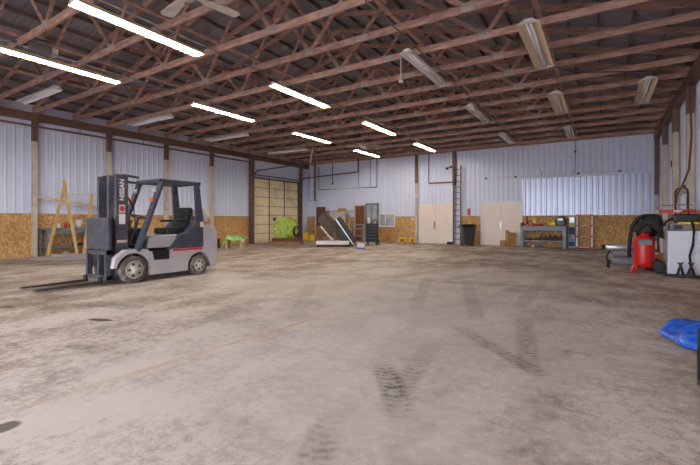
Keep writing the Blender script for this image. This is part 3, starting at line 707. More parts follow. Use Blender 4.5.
# crumpled plastic film on the floor
def heap(name, cx, cy, rx, ry, h, m, n=26, rough=.35, flat=1.6, seed=1, rz=0, sq=0):
    rd = random.Random(seed); mb = MB(); ph = [rd.uniform(0, 6.28) for _ in range(12)]
    g = {}
    rings = n//2
    def hz(a, q):
        v = (1-q**flat)
        w = sum(math.sin((k+2)*a*1.0 + ph[k] + q*(5+2*k)) / (k+1.6) for k in range(5))
        f = abs(math.sin(3*a+ph[6]+7*q))*abs(math.cos(2*a-5*q+ph[7]))
        return max(.004, h*v*(.75+rough*w*.6+rough*f))
    for i in range(rings+1):
        q = i/rings
        for k in range(n):
            a = 2*PI*k/n; rr = q*(1+.10*math.sin(3*a+ph[8])+.07*math.sin(5*a+ph[9])+.05*math.sin(9*a+ph[10]))
            if sq: rr = q*(1+.03*math.sin(5*a+ph[8])+.025*math.sin(9*a+ph[9]))/(abs(math.cos(a))**sq+abs(math.sin(a))**sq)**(1/sq)
            g[i, k] = mb.bm.verts.new((rx*rr*math.cos(a), ry*rr*math.sin(a), hz(a, q) if i < rings else .002)) if i else None
    top = mb.bm.verts.new((0, 0, hz(0, 0)))
    for k in range(n):
        mb.bm.faces.new((top, g[1, k], g[1, (k+1) % n])).smooth = True
        for i in range(1, rings): mb.bm.faces.new((g[i, k], g[i+1, k], g[i+1, (k+1) % n], g[i, (k+1) % n])).smooth = True
    mb.bm.faces.new([g[rings, k] for k in reversed(range(n))])
    return mb.build(name, m, None, (cx, cy, 0), rz)
tag(heap('plastic_sheet', -15.0, 6.25, .95, .95, .14, MT['film'], 40, .6, 1.2, 3), 'crumpled grubby plastic sheet on the floor under the leaning boards', 'plastic sheet')

# ------------------------------------------------------------------ bench with green sheet, engine
BX = thing('wooden_stool', 'low wooden bench with open legs under a green plastic sheet', 'bench', (-14.0, 12.5, 0), TH)
MB().box((-.36, -.2, .44), (.42, .2, .48)).build('top', MT['woodbrown'], BX)
for x in (-.3, .36):
    for y in (-.15, .15): MB().box((x-.05, y-.05, 0), (x+.05, y+.05, .44)).build('leg', MT['woodpale'], BX)
sh = MB(); n = 14
gv = {}
for i in range(n+1):
    for j in range(9):
        x = -.5+1.0*i/n; y = -.27+.54*j/8
        z = .52 + .05*math.sin(7*x+3)*math.cos(9*y) + .04*math.sin(13*x+5*y)
        if i < 3: z -= .11*(3-i)
        if j in (0,): z -= .16+.06*math.sin(8*x)
        if i > n-2: z -= .06
        gv[i, j] = sh.bm.verts.new((x, y, z))
for i in range(n):
    for j in range(8): sh.bm.faces.new((gv[i, j], gv[i+1, j], gv[i+1, j+1], gv[i, j+1])).smooth = True
o = sh.build('plastic_sheet', MT['green'], None, (-14.0, 12.5, 0), TH); sm = o.modifiers.new('thick', 'SOLIDIFY'); sm.thickness = .012
tag(o, 'green and white plastic sheet draped over the low wooden bench', 'plastic sheet')
tag(MB().rbox((-.2, -.2, 0), (.2, .2, .42), .01).build('wooden_crate', MT['rust'], None, (-14.85, 12.1, 0), TH), 'rusty brown crate beside the low bench by the left wall', 'crate')

PL = thing('pallet', 'wooden pallet on the floor carrying the lime engine', 'pallet', (-14.2, 16.2, 0), TH)
for k in range(6): MB().box((-.85, -.55+.2*k, .12), (.85, -.41+.2*k, .145)).build('deck_board', MT['woodbrown'], PL)
for y in (-.5, 0, .5): MB().box((-.85, y-.05, 0), (.85, y+.05, .12)).build('stringer', MT['woodbrown'], PL)
EG = thing('engine', 'lime green engine block on brown skids in front of the overhead door', 'engine', (-14.2, 16.2, .145), TH); EG.scale = (1.1, 1.05, 1.08)
for y in (-.3, .3): MB().box((-.62, y-.07, 0), (.66, y+.07, .16)).build('skid', MT['rust'], EG)
MB().prism([(-.42, .16), (.45, .16), (.55, .35), (.55, .85), (.4, 1.05), (.12, 1.12), (-.2, 1.1), (-.42, .92), (-.5, .6), (-.5, .3)], -.36, .36).build('block', MT['lime'], EG, bevel=.05)
for k in range(4): MB().cyl((-.3+.2*k, -.3, .95+.02*k), (-.3+.2*k, -.46, .98), .085, seg=14).build('port', MT['lime'], EG)
for k in range(3): MB().cyl((-.3+.26*k, -.34, .45), (-.3+.26*k, -.47, .45), .1, seg=14).build('core_cover', MT['lime'], EG)
MB().cyl((-.02, -.36, .68), (-.02, -.52, .68), .17, seg=18).build('pump_housing', MT['lime'], EG)
MB().rbox((-.62, -.2, .5), (-.46, .2, .95), .04).build('end_housing', MT['lime'], EG); MB().cyl((-.56, -.1, 1.0), (-.5, -.1, 1.16), .06, seg=12).build('filler_pipe', MT['darkstock'], EG)
MB().rbox((-.2, -.3, 1.05), (.2, .25, 1.2), .06).build('valve_cover', MT['lime'], EG)
MB().cyl((.1, -.45, .3), (.4, -.45, .3), .07, seg=12).build('starter', MT['lime'], EG)
fw = Vector((.86, -.5, 0)).normalized()
MB().lathe([(.26, 0), (.28, .02), (.28, .07), (.24, .09), (.1, .05), (.04, .1)], Vector((.5, -.22, .5)), fw).build('flywheel', MT['blackgloss'], EG)
MB().lathe([(.09, 0), (.09, .11), (.03, .12)], Vector((.5, -.22, .5)), fw).build('hub', MT['grey'], EG)
MB().cyl((-.44, -.4, .62), (-.44, -.47, .62), .05, seg=10).build('plug', MT['white'], EG)

# ------------------------------------------------------------------ back left: board, cases, machine
tag(MB().bar((-16.05, YB-.3, .02), (-16.05, YB-.1, 1.5), .55, .02, (0, 1, 0)).build('board_sheet', MT['osb']), 'narrow strand board sheet leaning on the back wall near the corner', 'board')
for i, (s, d, hh, lab) in enumerate(((-.17, 0, .5, 'taller yellow case standing by the back wall corner'), (.27, -.1, .36, 'shorter yellow case in front of the taller one by the corner'))):
    c = thing('yellow_case', lab, 'case', (-15.45+s*math.cos(TH), 19.75+s*math.sin(TH)+d, 0), TH, 'yellow cases')
    MB().rbox((-.16, -.2, 0), (.16, .2, hh), .025).build('body', MT['yellow'], c); MB().rbox((-.06, -.03, hh), (.06, .03, hh+.05), .015).build('handle', MT['yellow'], c)
t = thing('monitor', 'small black screen mounted on the back wall beside the dark doorway', 'monitor', (-14.8, YB-.1, 1.48)); MB().rbox((-.24, -.03, 0), (.24, .03, .38), .015).build('housing', MT['blackgloss'], t); MB().box((-.21, -.034, .03), (.21, -.031, .35)).build('screen', MT['navy'], t); MB().box((-.04, .03, .15), (.04, .066, .23)).build('bracket', MT['blackgloss'], t)

MC = thing('tilted_machine', 'black and brown machine with tilted silver-railed deck on a low white base', 'machine', (-10.25, 16.25, 0), TH)
MB().rbox((-1.6, -.4, .1), (-.02, .4, .28), .04).build('base', MT['white'], MC)
MB().box((-1.5, -.36, 0.02), (-.1, .36, .1)).build('base_skirt', MT['blackgloss'], MC)
for x in (-1.5, -.12):
    for y in (-.34, .34): MB().cyl((x, y, 0), (x, y, .1), .04, seg=10).build('foot', MT['black'], MC)
MB().bar((-1.38, 0, 1.5), (-.66, 0, .68), .66, .36, (0, 1, 0)).build('motor_cover', MT['brownslab'], MC, bevel=.05)
for y in (-.2, 0, .2): MB().bar((-1.28, y-.0, 1.66), (-.56, y, .84), .1, .04, (0, 1, 0)).build('cover_rib', MT['darkstock'], MC)
MB().bar((-.72, 0, 1.28), (.1, 0, .1), .62, .16, (0, 1, 0)).build('deck', MT['blackgloss'], MC, bevel=.02)
for y in (-.34, .34): MB().bar((-.66, y, 1.32), (.18, y, .1), .05, .1, (0, 1, 0)).build('side_rail', MT['chrome'], MC)
MB().cyl((.12, -.36, .09), (.12, .36, .09), .08, seg=14).build('end_roller', MT['black'], MC)
for y in (-.28, .28): MB().bar((-1.36, y, .97), (-.8, y, .3), .06, .2, (0, 1, 0)).build('strut', MT['white'], MC)
MB().bar((-1.0, -.3, .6), (-1.3, -.3, .28), .04, .05, (0, 1, 0)).build('stay', MT['pipe'], MC)

SF = thing('shelving_unit', 'white shelf frame by the back wall with wood scraps on top', 'shelf', (-13.6, YB-.5, 0))
for x in (-.55, .55):
    for y in (-.25, .25): MB().box((x-.03, y-.03, 0), (x+.03, y+.03, 1.78)).build('upright', MT['cream'], SF)
MB().box((-.6, -.3, 1.74), (.6, .3, 1.79)).build('top_shelf', MT['cream'], SF); MB().box((-.58, -.28, 1.02), (.58, .28, 1.06)).build('shelf', MT['cream'], SF)
MB().box((-.58, -.28, .4), (.58, .28, .44)).build('shelf', MT['cream'], SF); MB().box((-.56, -.29, 1.35), (.56, -.27, 1.74)).build('front_panel', MT['dirtywhite'], SF)
for k in range(4): tag(MB().box((-.5+.08*k, -.05, 0), (.42+.05*k, .05, .05)).build('wood_offcut', MT['woodbrown'], None, (-13.55+.06*k, YB-.66+.11*k, 1.79+.0*k), .08*k), 'wood offcut lying on top of the white shelf frame, %s from its front' % ORD[k], 'offcut', 'offcuts on the shelf frame')
tag(MB().rbox((-.24, -.12, 0), (.24, .12, .14), .01).build('cardboard_box', MT['card'], None, (-13.4, YB-.55, 1.845)), 'flat brown box lying on the offcuts of the white shelf frame', 'box')

RK = thing('shelf_rack', 'open blue-grey steel rack beside the black tool chest', 'rack', (-10.6, 17.6, 0), TH)
for x in (-.27, .27):
    for y in (-.2, .2): MB().box((x-.04, y-.03, 0), (x+.04, y+.03, 1.06)).build('upright', MT['steelgrey'], RK)
for z in (.04, .44, .80, 1.02): MB().box((-.3, -.23, z), (.3, .23, z+.045)).build('shelf', MT['steelgrey'], RK)
TC = thing('tool_chest', 'black rolling tool chest with drawers by the steel rack', 'tool chest', (-9.98, 17.98, 0), TH)
MB().rbox((-.3, -.24, .17), (.3, .24, 1.04), .015).build('body', MT['blackgloss'], TC)
MB().rbox((-.32, -.26, 1.04), (.32, .26, 1.09), .015).build('top_tray', MT['black'], TC)
for k in range(5):
    d = MB().rbox((-.26, -.256, .22+.16*k), (.26, -.238, .36+.16*k), .006).build('drawer', MT['blackgloss'], TC)
    MB().box((-.2, -.27, .335+.16*k), (.2, -.254, .35+.16*k)).build('handle', MT['steelgrey'], d)
for x in (-.22, .22):
    for y in (-.17, .17): MB().cyl((x-.03, y, .085), (x+.03, y, .085), .085, seg=14).build('caster', MT['black'], TC)
MB().cyl((.30, -.12, .14), (.35, -.12, .14), .14, seg=18).build('side_wheel', MT['black'], TC)
can(-10.12, 17.86, 1.09, .05, .3, MT['white'], 'white spray bottle on top of the black tool chest', 'bottle', 'bottle')
tag(MB().tube([(-.12, 0, 0.02), (-.1, 0, .12), (0, 0, .2), (.1, 0, .12), (.12, 0, .02)], .03).build('hose_coil', MT['black'], None, (-9.85, 18.05, 1.09), TH), 'black arched hose on top of the black tool chest', 'hose')
BXB = thing('bucket_box', 'white box with blue lower band alone on the open floor', 'box', (-8.95, 15.1, 0), TH)
MB().rbox((-.16, -.14, .07), (.16, .14, .26), .01).build('body', MT['white'], BXB); MB().rbox((-.165, -.145, 0), (.165, .145, .075), .005).build('base_band', MT['blue'], BXB)
tag(MB().rbox((-.06, -.025, 0), (.06, .012, .24), .015).build('thermostat', MT['white'], None, (-9.95, YB-.06, 1.7)), 'small white thermostat on the back wall above the strand board', 'thermostat')
tag(MB().rbox((-.06, -.02, 0), (.06, .01, .1), .01).build('wall_switch', MT['white'], None, (-8.98, YB-.075, 1.28)), 'white switch box on the strand board beside the first double door', 'switch')
for k, (x, y, wd) in enumerate(((-8.75, 18.9, .17), (-8.3, 19.15, .12))):
    t = thing('floor_stand', ('wider yellow stand on thin legs in front of the strand board', 'narrower yellow stand on thin legs near the double door')[k], 'stand', (x, y, 0), TH, 'yellow stands')
    MB().rbox((-wd, -.1, .12), (wd, .1, .36), .02).build('body', MT['yellow'], t)
    MB().box((-wd*.6, -.104, .16), (wd*.6, -.099, .30)).build('panel', MT['brass'], t)
    for sx in (-1, 1):
        for sy in (-1, 1): MB().cyl((sx*wd*.8, sy*.07, 0), (sx*wd*.8, sy*.07, .13), .015, seg=8).build('leg', MT['grey'], t)

# ------------------------------------------------------------------ back wall: ladder, bin, boxes, bench
LD = thing('wall_ladder', 'tall brown ladder fixed to the back wall between the double doors', 'ladder', (-6.42, YB-.28, 0))
for x in (-.19, .19): MB().box((x-.028, -.035, .0), (x+.028, .035, 4.1)).build('rail', MT['ladderwood'], LD)
for k in range(13): MB().cyl((-.19, 0, .28+.3*k), (.19, 0, .28+.3*k), .016, seg=8).build('rung', MT['ladderwood'], LD)
for z in (1.0, 3.2): 
    for x in (-.19, .19): MB().box((x-.015, .03, z), (x+.015, .24, z+.03)).build('wall_bracket', MT['ladderwood'], LD)
tag(MB().rbox((-.13, -.1, 0), (.13, .1, .14), .03).build('ladder_foot_block', MT['black'], None, (-6.75, YB-.45, 0)), 'black block on the floor at the foot of the fixed ladder', 'block')
t = thing('wall_lamp', 'small dark lamp on the post at the ladder top', 'lamp', (-6.75, YB-.2, 4.0)); MB().rbox((-.08, -.08, 0), (.04, .04, .12), .02).build('housing', MT['dkpipe'], t); MB().cyl((-.12, -.1, .02), (-.2, -.18, -.06), .05, .07, seg=12).build('head', MT['dkpipe'], t)
tag(MB().box((-.07, -.01, 0), (.07, .01, .37)).build('wall_sign', MT['redstripe'], None, (-5.87, YB-.055, 1.5)), 'narrow red sign on the back wall above the bin', 'sign')
BN = thing('wheeled_bin', 'charcoal wheeled rubbish bin with domed lid by the ladder', 'bin', (-5.62, 19.75, 0), TH)
MB().prism([(-.24, .06), (.24, .06), (.31, .95), (-.31, .95)], -.27, .27).build('body', MT['binblack'], BN, bevel=.03)
MB().prism([(-.40, .95), (.36, .95), (.36, 1.0), (.2, 1.07), (-.25, 1.07), (-.40, 1.0)], -.32, .32).build('lid', MT['blackgloss'], BN, bevel=.02)
for s in (-1, 1): MB().cyl((s*.22-.03, .2, .09), (s*.22+.03, .2, .09), .09, seg=14).build('wheel', MT['black'], BN)
MB().cyl((-.34, .34, .93), (.34, .34, .93), .02, seg=8).build('handle', MT['blackgloss'], BN)
tag(MB().rbox((-.07, -.05, 0), (.07, .05, .16), .02).build('bottle', MT['yellow'], None, (-5.52, 19.75, 1.07), TH), 'yellow bottle standing on the lid of the charcoal bin', 'bottle')
CB = thing('cardboard_box', 'tall brown cardboard box standing by the second double door', 'box', (-3.68, 20.0, 0), TH)
MB().rbox((-.18, -.17, 0), (.18, .17, .68), .006).build('body', MT['card'], CB); MB().bar((-.2, -.17, .66), (-.14, -.17, .74), .3, .01, (0, 1, 0)).build('flap', MT['card'], CB)
tag(MB().rbox((-.12, -.12, 0), (.12, .12, .3), .006).build('cardboard_box', MT['card'], None, (-4.02, 19.95, .0), .3), 'small cardboard box on the floor leaning by the tall one', 'box')
def bench():
    t = thing('workbench', 'grey steel workbench with lower shelf under the shiny wall', 'workbench', (-2.33, 20.42, 0)); t.scale = (.92, 1, 1)
    MB().box((-1.05, -.36, .92), (1.05, .36, .99)).build('worktop', MT['steelgrey'], t); MB().box((-1.0, -.33, .28), (1.0, .33, .34)).build('shelf', MT['steelgrey'], t)
    MB().box((-.98, -.35, .78), (.98, -.32, .92)).build('apron', MT['steelgrey'], t)
    for x in (-.95, .95):
        for y in (-.29, .29): MB().box((x-.07, y-.05, 0), (x+.07, y+.05, .92)).build('leg', MT['steelgrey'], t)
    return t
bench()
# things on the bench
def jack(x, y, z, label):
    t = thing('hand_tool', label, 'tool', (x, y, z)); MB().rbox((-.1, -.1, 0), (.1, .1, .1), .02).build('base', MT['red'], t); MB().cyl((0, 0, .1), (0, 0, .34), .055, seg=12).build('cylinder', MT['red'], t); MB().cyl((0, 0, .34), (0, 0, .46), .025, seg=10).build('ram', MT['darkstock'], t)
jack(-3.0, 20.3, .99, 'red upright hydraulic jack at the left end of the grey bench')
t = thing('drill', 'red and yellow power tool standing on the grey bench', 'power tool', (-2.7, 20.42, .99)); MB().rbox((-.09, -.07, 0), (.09, .07, .12), .02).build('battery', MT['red'], t); MB().bar((0, 0, .1), (-.03, 0, .28), .07, .09).build('grip', MT['white'], t); MB().cyl((-.16, 0, .34), (.14, 0, .34), .065, seg=14).build('motor', MT['yellow'], t)
t = thing('grease_gun', 'red tool with long handle lying on the grey bench', 'tool', (-2.42, 20.22, .99)); MB().cyl((-.3, 0, .05), (.12, 0, .05), .045, seg=12).build('barrel', MT['red'], t); MB().cyl((.12, 0, .05), (.4, 0, .06), .015, seg=8).build('handle', MT['chrome'], t)
t = thing('tape_case', 'round yellow case on the grey bench', 'case', (-1.95, 20.28, .99)); MB().rbox((-.14, -.09, 0), (.14, .09, .2), .06, 4).build('body', MT['yellow'], t); MB().rbox((-.05, -.02, .2), (.05, .02, .23), .01).build('handle', MT['yellow'], t)
t = thing('welding_mask', 'black welding mask standing on the grey bench', 'mask', (-1.62, 20.3, .99)); MB().prism([(-.18, 0), (.18, 0), (.2, .3), (.12, .44), (-.12, .44), (-.2, .3)], -.12, .1).build('shell', MT['blackgloss'], t, bevel=.04); MB().box((-.1, -.135, .26), (.1, -.118, .34)).build('lens', MT['glass'], t)
t = thing('bench_vice', 'dark bench vice at the right end of the grey bench', 'vice', (-.98-.35, 20.2, .99)); 
t.location = (-1.4, 20.62, .99)
t['label'] = 'dark wire basket of parts behind the welding mask on the grey bench'; t['category'] = 'basket'; t.name = 'parts_basket'
MB().prism([(-.3, 0), (.1, 0), (.12, .34), (-.32, .3)], -.08, .06).build('body', MT['woodbrown'], t)
t = thing('bench_vice', 'dark bench vice on the corner of the grey bench near the door', 'vice', (-3.2, 20.2, .99)); MB().rbox((-.07, -.09, 0), (.07, .09, .08), .015).build('base', MT['darkstock'], t); MB().rbox((-.06, -.16, .08), (.06, .14, .16), .015).build('jaw', MT['darkstock'], t); MB().cyl((0, -.16, .1), (0, -.26, .1), .012, seg=8).build('screw', MT['chrome'], t)
rd = random.Random(4)
DP = ['long flat', 'narrow', 'squat', 'tall', 'knobbly', 'broad', 'rounded', 'flanged']
for k in range(8):
    x = -3.02 + .2*k; h_ = (.08, .1, .14, .28, .22, .3, .26, .24)[k]
    t = thing('engine_part', '%s oily iron part on the grey bench shelf, %s from the door end' % (DP[k], ORD[k]), 'engine part', (x, 20.3, .34), 0, 'iron parts on the lower shelf')
    MB().rbox((-.095, -.12, 0), (.095, .12, h_*.6), .025).build('casting', MT['darkstock'], t); MB().cyl((rd.uniform(-.03, .03), -.03, h_*.5), (rd.uniform(-.05, .05), -.05, h_), .05, .035, seg=10).build('neck', MT['rust'], t)
can(-2.45, 20.25, 0, .07, .14, MT['blue'], 'small blue can on the floor under the grey bench'); can(-2.75, 20.2, 0, .05, .1, MT['white'], 'small white can on the floor under the grey bench')
# banner-like printed sack roll and red ladder
BR = thing('printed_panel', 'tall narrow printed panel in white and blue beside the red ladder', 'panel', (-1.2, 20.62, 0), 0)
BR.scale = (.82, 1, 1)
MB().rbox((-.16, -.02, 0), (.16, .02, 1.42), .012).build('board', MT['dirtywhite'], BR)
for lo, hi, m in (((-.14, .08), (.14, .28), 'navy'), ((-.13, .28), (.13, .44), 'blue'), ((-.12, .46), (.12, .62), 'dirtywhite'), ((-.13, .62), (.13, .95), 'navy'), ((-.15, .97), (-.03, 1.12), 'yellow'), ((.03, .95), (.15, 1.14), 'lime'), ((-.13, 1.15), (.13, 1.38), 'glass'), ((-.1, .50), (.0, .58), 'redstripe'), ((-.13, .15), (-.06, .2), 'blackgloss'), ((.06, .15), (.13, .2), 'blackgloss')):
    MB().box((lo[0], -.026, lo[1]), (hi[0], -.019, hi[1])).build('print', MT[m], BR)
RL = thing('step_ladder', 'white ladder section with red rungs leaning on the strand board', 'ladder', (-.70, 20.55, 0))
for x in (-.29, .29): MB().bar((x, -.12, .0), (x, .2, 1.5), .06, .09, (0, 1, 0)).build('rail', MT['white'], RL)
for k in range(4):
    z = .03+.475*k; y = -.12+.32*z/1.5
    MB().box((-.33, y-.06, z), (.33, y+.04, z+.06)).build('rung', MT['red'], RL)
    MB().box((-.2, y-.065, z+.018), (.2, y-.058, z+.042)).build('tread', MT['white'], RL)

# ------------------------------------------------------------------ right wall: compressor and cabinet
CP = thing('air_compressor', 'red upright air compressor tank with wheels near the right wall', 'compressor', (.82, 11.85, 0), .06)
CP.scale = (.78, .78, 1)
MB().lathe([(.05, .1), (.2, .11), (.265, .17), (.275, .25), (.275, .75), (.25, .83), (.18, .88), (.05, .9)], seg=32).build('tank', MT['red'], CP)
MB().prism([(-.18, 0), (.05, 0)], 0, 0) if False else None
MB().rbox((-.16, -.285, .66), (.16, -.262, .78), .004).build('name_plate', MT['steelgrey'], CP)
MB().lathe([(.14, .86), (.14, .9), (.1, .96)]).build('tank_collar', MT['red'], CP)
MB().rbox((-.24, -.16, .94), (.2, .2, 1.2), .05).build('pump', MT['darkstock'], CP)
MB().cyl((-.08, -.12, 1.1), (-.08, -.12, 1.28), .05, seg=12).build('filter', MT['chrome'], CP)
MB().rbox((.08, -.02, 1.28), (.26, .12, 1.37), .02).build('motor_cap', MT['yellow'], CP)
for s in (-1, 1): MB().lathe([(.1, -.045), (.155, -.04), (.16, 0), (.155, .04), (.1, .045)], (.33, s*.2-.08, .16), (0.25, 1, 0)).build('wheel', MT['black'], CP)
for s in (-1,): MB().bar((-.24, -.14, .16), (-.32, -.2, .0), .07, .1).build('foot', MT['red'], CP)
MB().bar((-.2, -.22, .2), (-.26, -.34, .0), .05, .06).build('foot', MT['red'], CP)
MB().tube([(.22, .2, .3), (.32, .25, .8), (.34, .2, 1.15)], .016).build('handle', MT['blackgloss'], CP)
# black coat draped over the compressor head
cv = MB(); n = 28; g = {}
rdm = random.Random(11); ph = [rdm.uniform(0, 6) for _ in range(8)]
prof = [(.02, 1.39), (.18, 1.385), (.30, 1.33), (.36, 1.22), (.385, 1.05), (.40, .86)]
for i, (r, z) in enumerate(prof):
    for k in range(n):
        a = 2*PI*k/n; w_ = 1+.09*math.sin(4*a+ph[0]+i*.5)+.07*math.sin(7*a+ph[1]-i*.4)
        zz = z
        if i >= 3:  # the front left (facing the hall) hangs short and shows the pump
            short = .5+.5*math.cos(a-math.radians(245)); zz = z + .32*short**2*(i-2)/3 ; 
            zz -= .12*(.5+.5*math.cos(a-math.radians(320)))**3*(i-2)/3
            zz -= .30*(.5+.5*math.cos(a-math.radians(175)))**4*(i-2)/3
        g[i, k] = cv.bm.verts.new((.12+r*w_*math.cos(a)*.68, .02+r*w_*math.sin(a)*.66, zz))
for i in range(len(prof)-1):
    for k in range(n): cv.bm.faces.new((g[i, k], g[i, (k+1) % n], g[i+1, (k+1) % n], g[i+1, k])).smooth = True
cv.bm.faces.new([g[0, k] for k in range(n)])
o = cv.build('black_coat', MT['black'], None, (.82, 11.85, 0), .06); sm = o.modifiers.new('thick', 'SOLIDIFY'); sm.thickness = .015
tag(o, 'black cloth draped over the top of the red compressor', 'cloth')
tag(MB().tube([(.80, 11.64, 1.33), (.68, 11.62, 1.27), (.58, 11.62, 1.1), (.54, 11.64, .8), (.52, 11.68, .5), (.53, 11.7, .38)], .045).build('hose', MT['black']), 'thick black hose hanging down the left side of the red compressor', 'hose')
PM = thing('portable_compressor', 'grey twin-tank pump machine on the floor behind the red compressor', 'compressor', (.36, 12.5, 0), .1)
def capsule(x0, x1, y, z, r, m, nm): MB().lathe([(.02, 0), (r*.7, .015), (r, .06), (r, x1-x0-.06), (r*.7, x1-x0-.015), (.02, x1-x0)], (x0, y, z), (1, 0, 0)).build(nm, m, PM)
capsule(-.2, .45, 0, .2, .12, MT['grey'], 'tank'); capsule(-.32, .3, .05, .54, .085, MT['chrome'], 'muffler'); 
MB().rbox((-.16, -.14, .32), (.3, .16, .46), .03).build('motor', MT['grey'], PM); MB().cyl((-.38, .05, .54), (-.32, .05, .54), .06, seg=12).build('end_cap', MT['black'], PM)
for x in (-.22, .34):
    for y in (-.14, .16): MB().bar((x, y, .2), (x-.04, y, 0), .035, .035).build('foot', MT['black'], PM)
MB().tube([(-.25, -.12, .1), (-.3, -.12, .3), (-.22, -.12, .46)], .018).build('frame_tube', MT['black'], PM)
GC = thing('gas_cylinder', 'white gas cylinder behind the cardboard box by the right wall', 'gas cylinder', (1.32, 12.75, 0))
MB().lathe([(.1, 0), (.11, .03), (.11, .95), (.08, 1.06), (.03, 1.1)]).build('body', MT['white'], GC); MB().cyl((0, 0, 1.1), (0, 0, 1.2), .025, seg=10).build('valve', MT['brass'], GC); MB().rbox((-.06, -.03, 1.14), (.06, .03, 1.2), .01).build('cap', MT['white'], GC)
BB = thing('parts_box', 'open brown box with red lid between compressor and white cabinet', 'box', (1.05, 12.38, 0), TH)
MB().rbox((-.15, -.14, .12), (.15, .14, .44), .008).build('body', MT['card'], BB); MB().rbox((-.12, -.1, .44), (.1, .1, .53), .02).build('lid', MT['red'], BB); MB().rbox((-.13, -.13, 0), (.15, .13, .12), .01).build('base', MT['blackgloss'], BB)
MB().box((-.08, -.146, .40), (.02, -.139, .46)).build('sticker', MT['white'], BB)

WC = thing('white_cabinet', 'white metal cabinet against the right wall with tools on top', 'cabinet', (1.56, 11.9, 0))
MB().rbox((-.33, -.42, .03), (.33, .42, 1.0), .015).build('body', MT['cab'], WC); MB().rbox((-.31, -.432, .08), (.31, -.418, .94), .006).build('door', MT['cab'], WC); MB().box((-.3, -.4, 0), (.3, .4, .03)).build('plinth', MT['grey'], WC)
MB().rbox((.2, -.45, .5), (.23, -.43, .66), .006).build('handle', MT['chrome'], WC)
t = thing('battery_charger', 'grey charger with yellow band on the white cabinet', 'charger', (1.52, 11.75, 1.0)); MB().rbox((-.24, -.16, 0), (.2, .16, .17), .02).build('housing', MT['grey'], t); MB().rbox((-.1, -.17, .15), (.26, .17, .2), .01).build('lid', MT['yellow'], t); MB().box((-.18, -.166, .03), (-.02, -.158, .13)).build('panel', MT['blackgloss'], t)
t = thing('tool_case', 'black case with rounded edges on the cabinet charger', 'case', (1.55, 11.75, 1.2)); MB().rbox((-.2, -.12, 0), (.26, .12, .18), .03).build('body', MT['blackgloss'], t); MB().tube([(-.07, 0, .17), (-.05, 0, .23), (.08, 0, .23), (.1, 0, .17)], .012).build('handle', MT['black'], t)
t = thing('floor_crane', 'red bar rack with dark upright frame behind the white cabinet', 'rack', (1.52, 12.6, 0))
for x in (-.02, .22): MB().cyl((x, 0, 0), (x, 0, 1.95), .02, seg=10).build('upright', MT['blackgloss'], t)
MB().tube([(-.02, 0, 1.9), (0, 0, 2.0), (.1, 0, 2.03), (.2, 0, 2.0), (.22, 0, 1.9)], .02).build('top_bow', MT['blackgloss'], t)
MB().rbox((-.42, -.06, 1.42), (.36, .0, 1.5), .01).build('bar', MT['red'], t); MB().tube([(-.36, -.03, 1.5), (-.34, -.03, 1.6), (.3, -.03, 1.62)], .012).build('rod', MT['pipe'], t)
MB().rbox((-.46, -.09, 1.41), (-.34, .01, 1.51), .02).build('bracket', MT['dirtywhite'], t); MB().box((-.1, -.3, 0), (.3, .12, .04)).build('base', MT['blackgloss'], t); MB().box((-.06, -.064, 1.44), (.1, -.058, 1.48)).build('label_strip', MT['white'], t)
tag(MB().tube([(1.7, 12.1, 4.4), (1.72, 12.0, 3.2), (1.66, 11.9, 2.4), (1.52, 11.8, 2.0), (1.42, 11.72, 1.8), (1.40, 11.7, 1.62)], .022).build('hanging_hose', MT['rust']), 'brown hose hanging from the right eave down to the cabinet top', 'hose')
tag(MB().tube([(1.36, 11.75, 1.28), (1.24, 11.68, 1.22), (1.12, 11.62, 1.04), (1.06, 11.6, .8), (1.08, 11.62, .55)], .028).build('hose', MT['black']), 'black hose arching from the cabinet top down to the brown box', 'hose')
tag(MB().tube([(1.66, 11.55, 1.2), (1.68, 11.43, 1.02), (1.66, 11.42, .7), (1.6, 11.40, .45), (1.62, 11.36, .16)], .024).build('cable', MT['black']), 'black cable hanging over the front of the white cabinet', 'cable')
for k, x in enumerate((1.42, 1.6)):
    t = thing('jack_stand', ('black jack stand on the floor at the cabinet front, left one', 'black jack stand on the floor at the cabinet front, beside the hanging cable')[k], 'jack stand', (x, 11.22, 0), 0, 'jack stands')
    for a in range(4):
        an = PI/4+a*PI/2; MB().bar((.08*math.cos(an), .08*math.sin(an), 0), (.025*math.cos(an), .025*math.sin(an), .2), .025, .03).build('leg', MT['blackgloss'], t)
    MB().cyl((0, 0, .18), (0, 0, .29), .025, seg=10).build('post', MT['darkstock'], t); MB().prism([(-.045, .29), (.045, .29), (.05, .33), (.02, .31), (-.02, .31), (-.05, .33)], -.025, .025).build('saddle', MT['darkstock'], t)
tag(MB().tube([(1.15, 11.3, .03), (1.28, 11.12, .04), (1.4, 11.08, .03), (1.55, 11.02, .05), (1.72, 11.06, .03), (1.8, 11.2, .04)], .03).build('chain_hose', MT['darkstock']), 'dark hose lying on the floor in front of the white cabinet', 'hose')
t = thing('hanging_tool', 'steel gripper hanging at the wall side of the white cabinet', 'tool', (1.86, 11.4, .62)); MB().tube([(0, 0, .3), (-.07, 0, .22), (-.08, 0, .1), (-.03, 0, .02), (.04, 0, 0)], .022).build('hook', MT['chrome'], t); MB().cyl((0, 0, .28), (0, 0, .42), .03, seg=10).build('shank', MT['grey'], t)
for k, (y, z) in enumerate(((16.9, 3.0), (14.4, 2.0))): tag(MB().rbox((-.05, -.05, 0), (.03, .05, .22), .02).build('wall_fitting', MT['dkpipe'], None, (XR-.04, y, z)), ('dark fitting high on the right wall between the far posts', 'dark fitting lower on the right wall between near posts')[k], 'fitting')
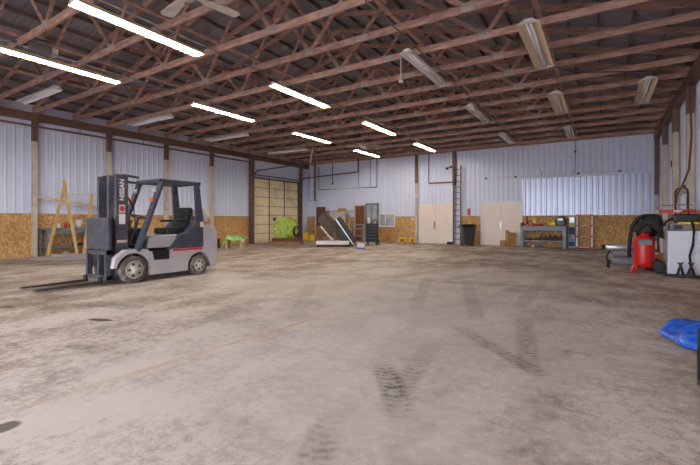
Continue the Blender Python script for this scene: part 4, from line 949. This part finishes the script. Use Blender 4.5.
tag(MB().bar((XR-.12, 13.2, 2.05), (XR-.12, 15.55, 2.05), .05, .09).build('brace_rail', MT['cream']), 'pale horizontal rail between posts on the right wall above the cylinder', 'rail')

# ------------------------------------------------------------------ right foreground: tarp and crate
TP = heap('tarpaulin', 1.12, 5.32, .60, .54, .15, MT['tarp'], 80, .42, 14, 21, .38, 3.4)
sm = TP.modifiers.new('sub', 'SUBSURF'); sm.levels = 1; sm.render_levels = 2
tag(TP, 'crumpled bright blue tarpaulin heaped on the floor by the right wall', 'tarpaulin')
CR = thing('slatted_crate', 'black framed crate with olive panel standing near the blue tarpaulin', 'crate', (.752, 3.78, 0))
for x in (-.145, .145):
    for y in (-.145, .145): MB().box((x-.012, y-.012, 0), (x+.012, y+.012, .42)).build('corner_post', MT['blackgloss'], CR)
for z in (0.02, .38):
    for s in (-1, 1): MB().box((-.13, s*.145-.01, z), (.13, s*.145+.01, z+.025)).build('rail', MT['blackgloss'], CR); MB().box((s*.145-.01, -.13, z), (s*.145+.01, .13, z+.025)).build('rail', MT['blackgloss'], CR)
for s in (-1, 1): MB().box((-.13, s*.14-.003, .045), (.13, s*.14+.003, .38)).build('panel', MT['olive'], CR); MB().box((s*.14-.003, -.13, .045), (s*.14+.003, .13, .38)).build('panel', MT['olive'], CR)

# ------------------------------------------------------------------ light, world, camera
W = bpy.data.worlds.new('sky'); S.world = W; W.use_nodes = True
bg = W.node_tree.nodes['Background']; bg.inputs['Color'].default_value = (.90, .94, 1.0, 1); bg.inputs['Strength'].default_value = 8.0
cam = bpy.data.cameras.new('camera'); co = bpy.data.objects.new('camera', cam); C.objects.link(co); S.camera = co
co.location = (0, 0, 1.22); co.rotation_euler = (PI/2, 0, YAW)
cam.sensor_width = 36; cam.lens = 402/700*36; cam.shift_y = -11.5/700; cam.clip_start = .05; cam.clip_end = 200
S.view_settings.view_transform = 'Standard'; S.view_settings.look = 'None'; S.view_settings.gamma = 1; S.view_settings.use_curve_mapping = False
S.view_settings.exposure = 0.18
S.cycles.use_denoising = True; S.cycles.max_bounces = 10; S.cycles.diffuse_bounces = 6
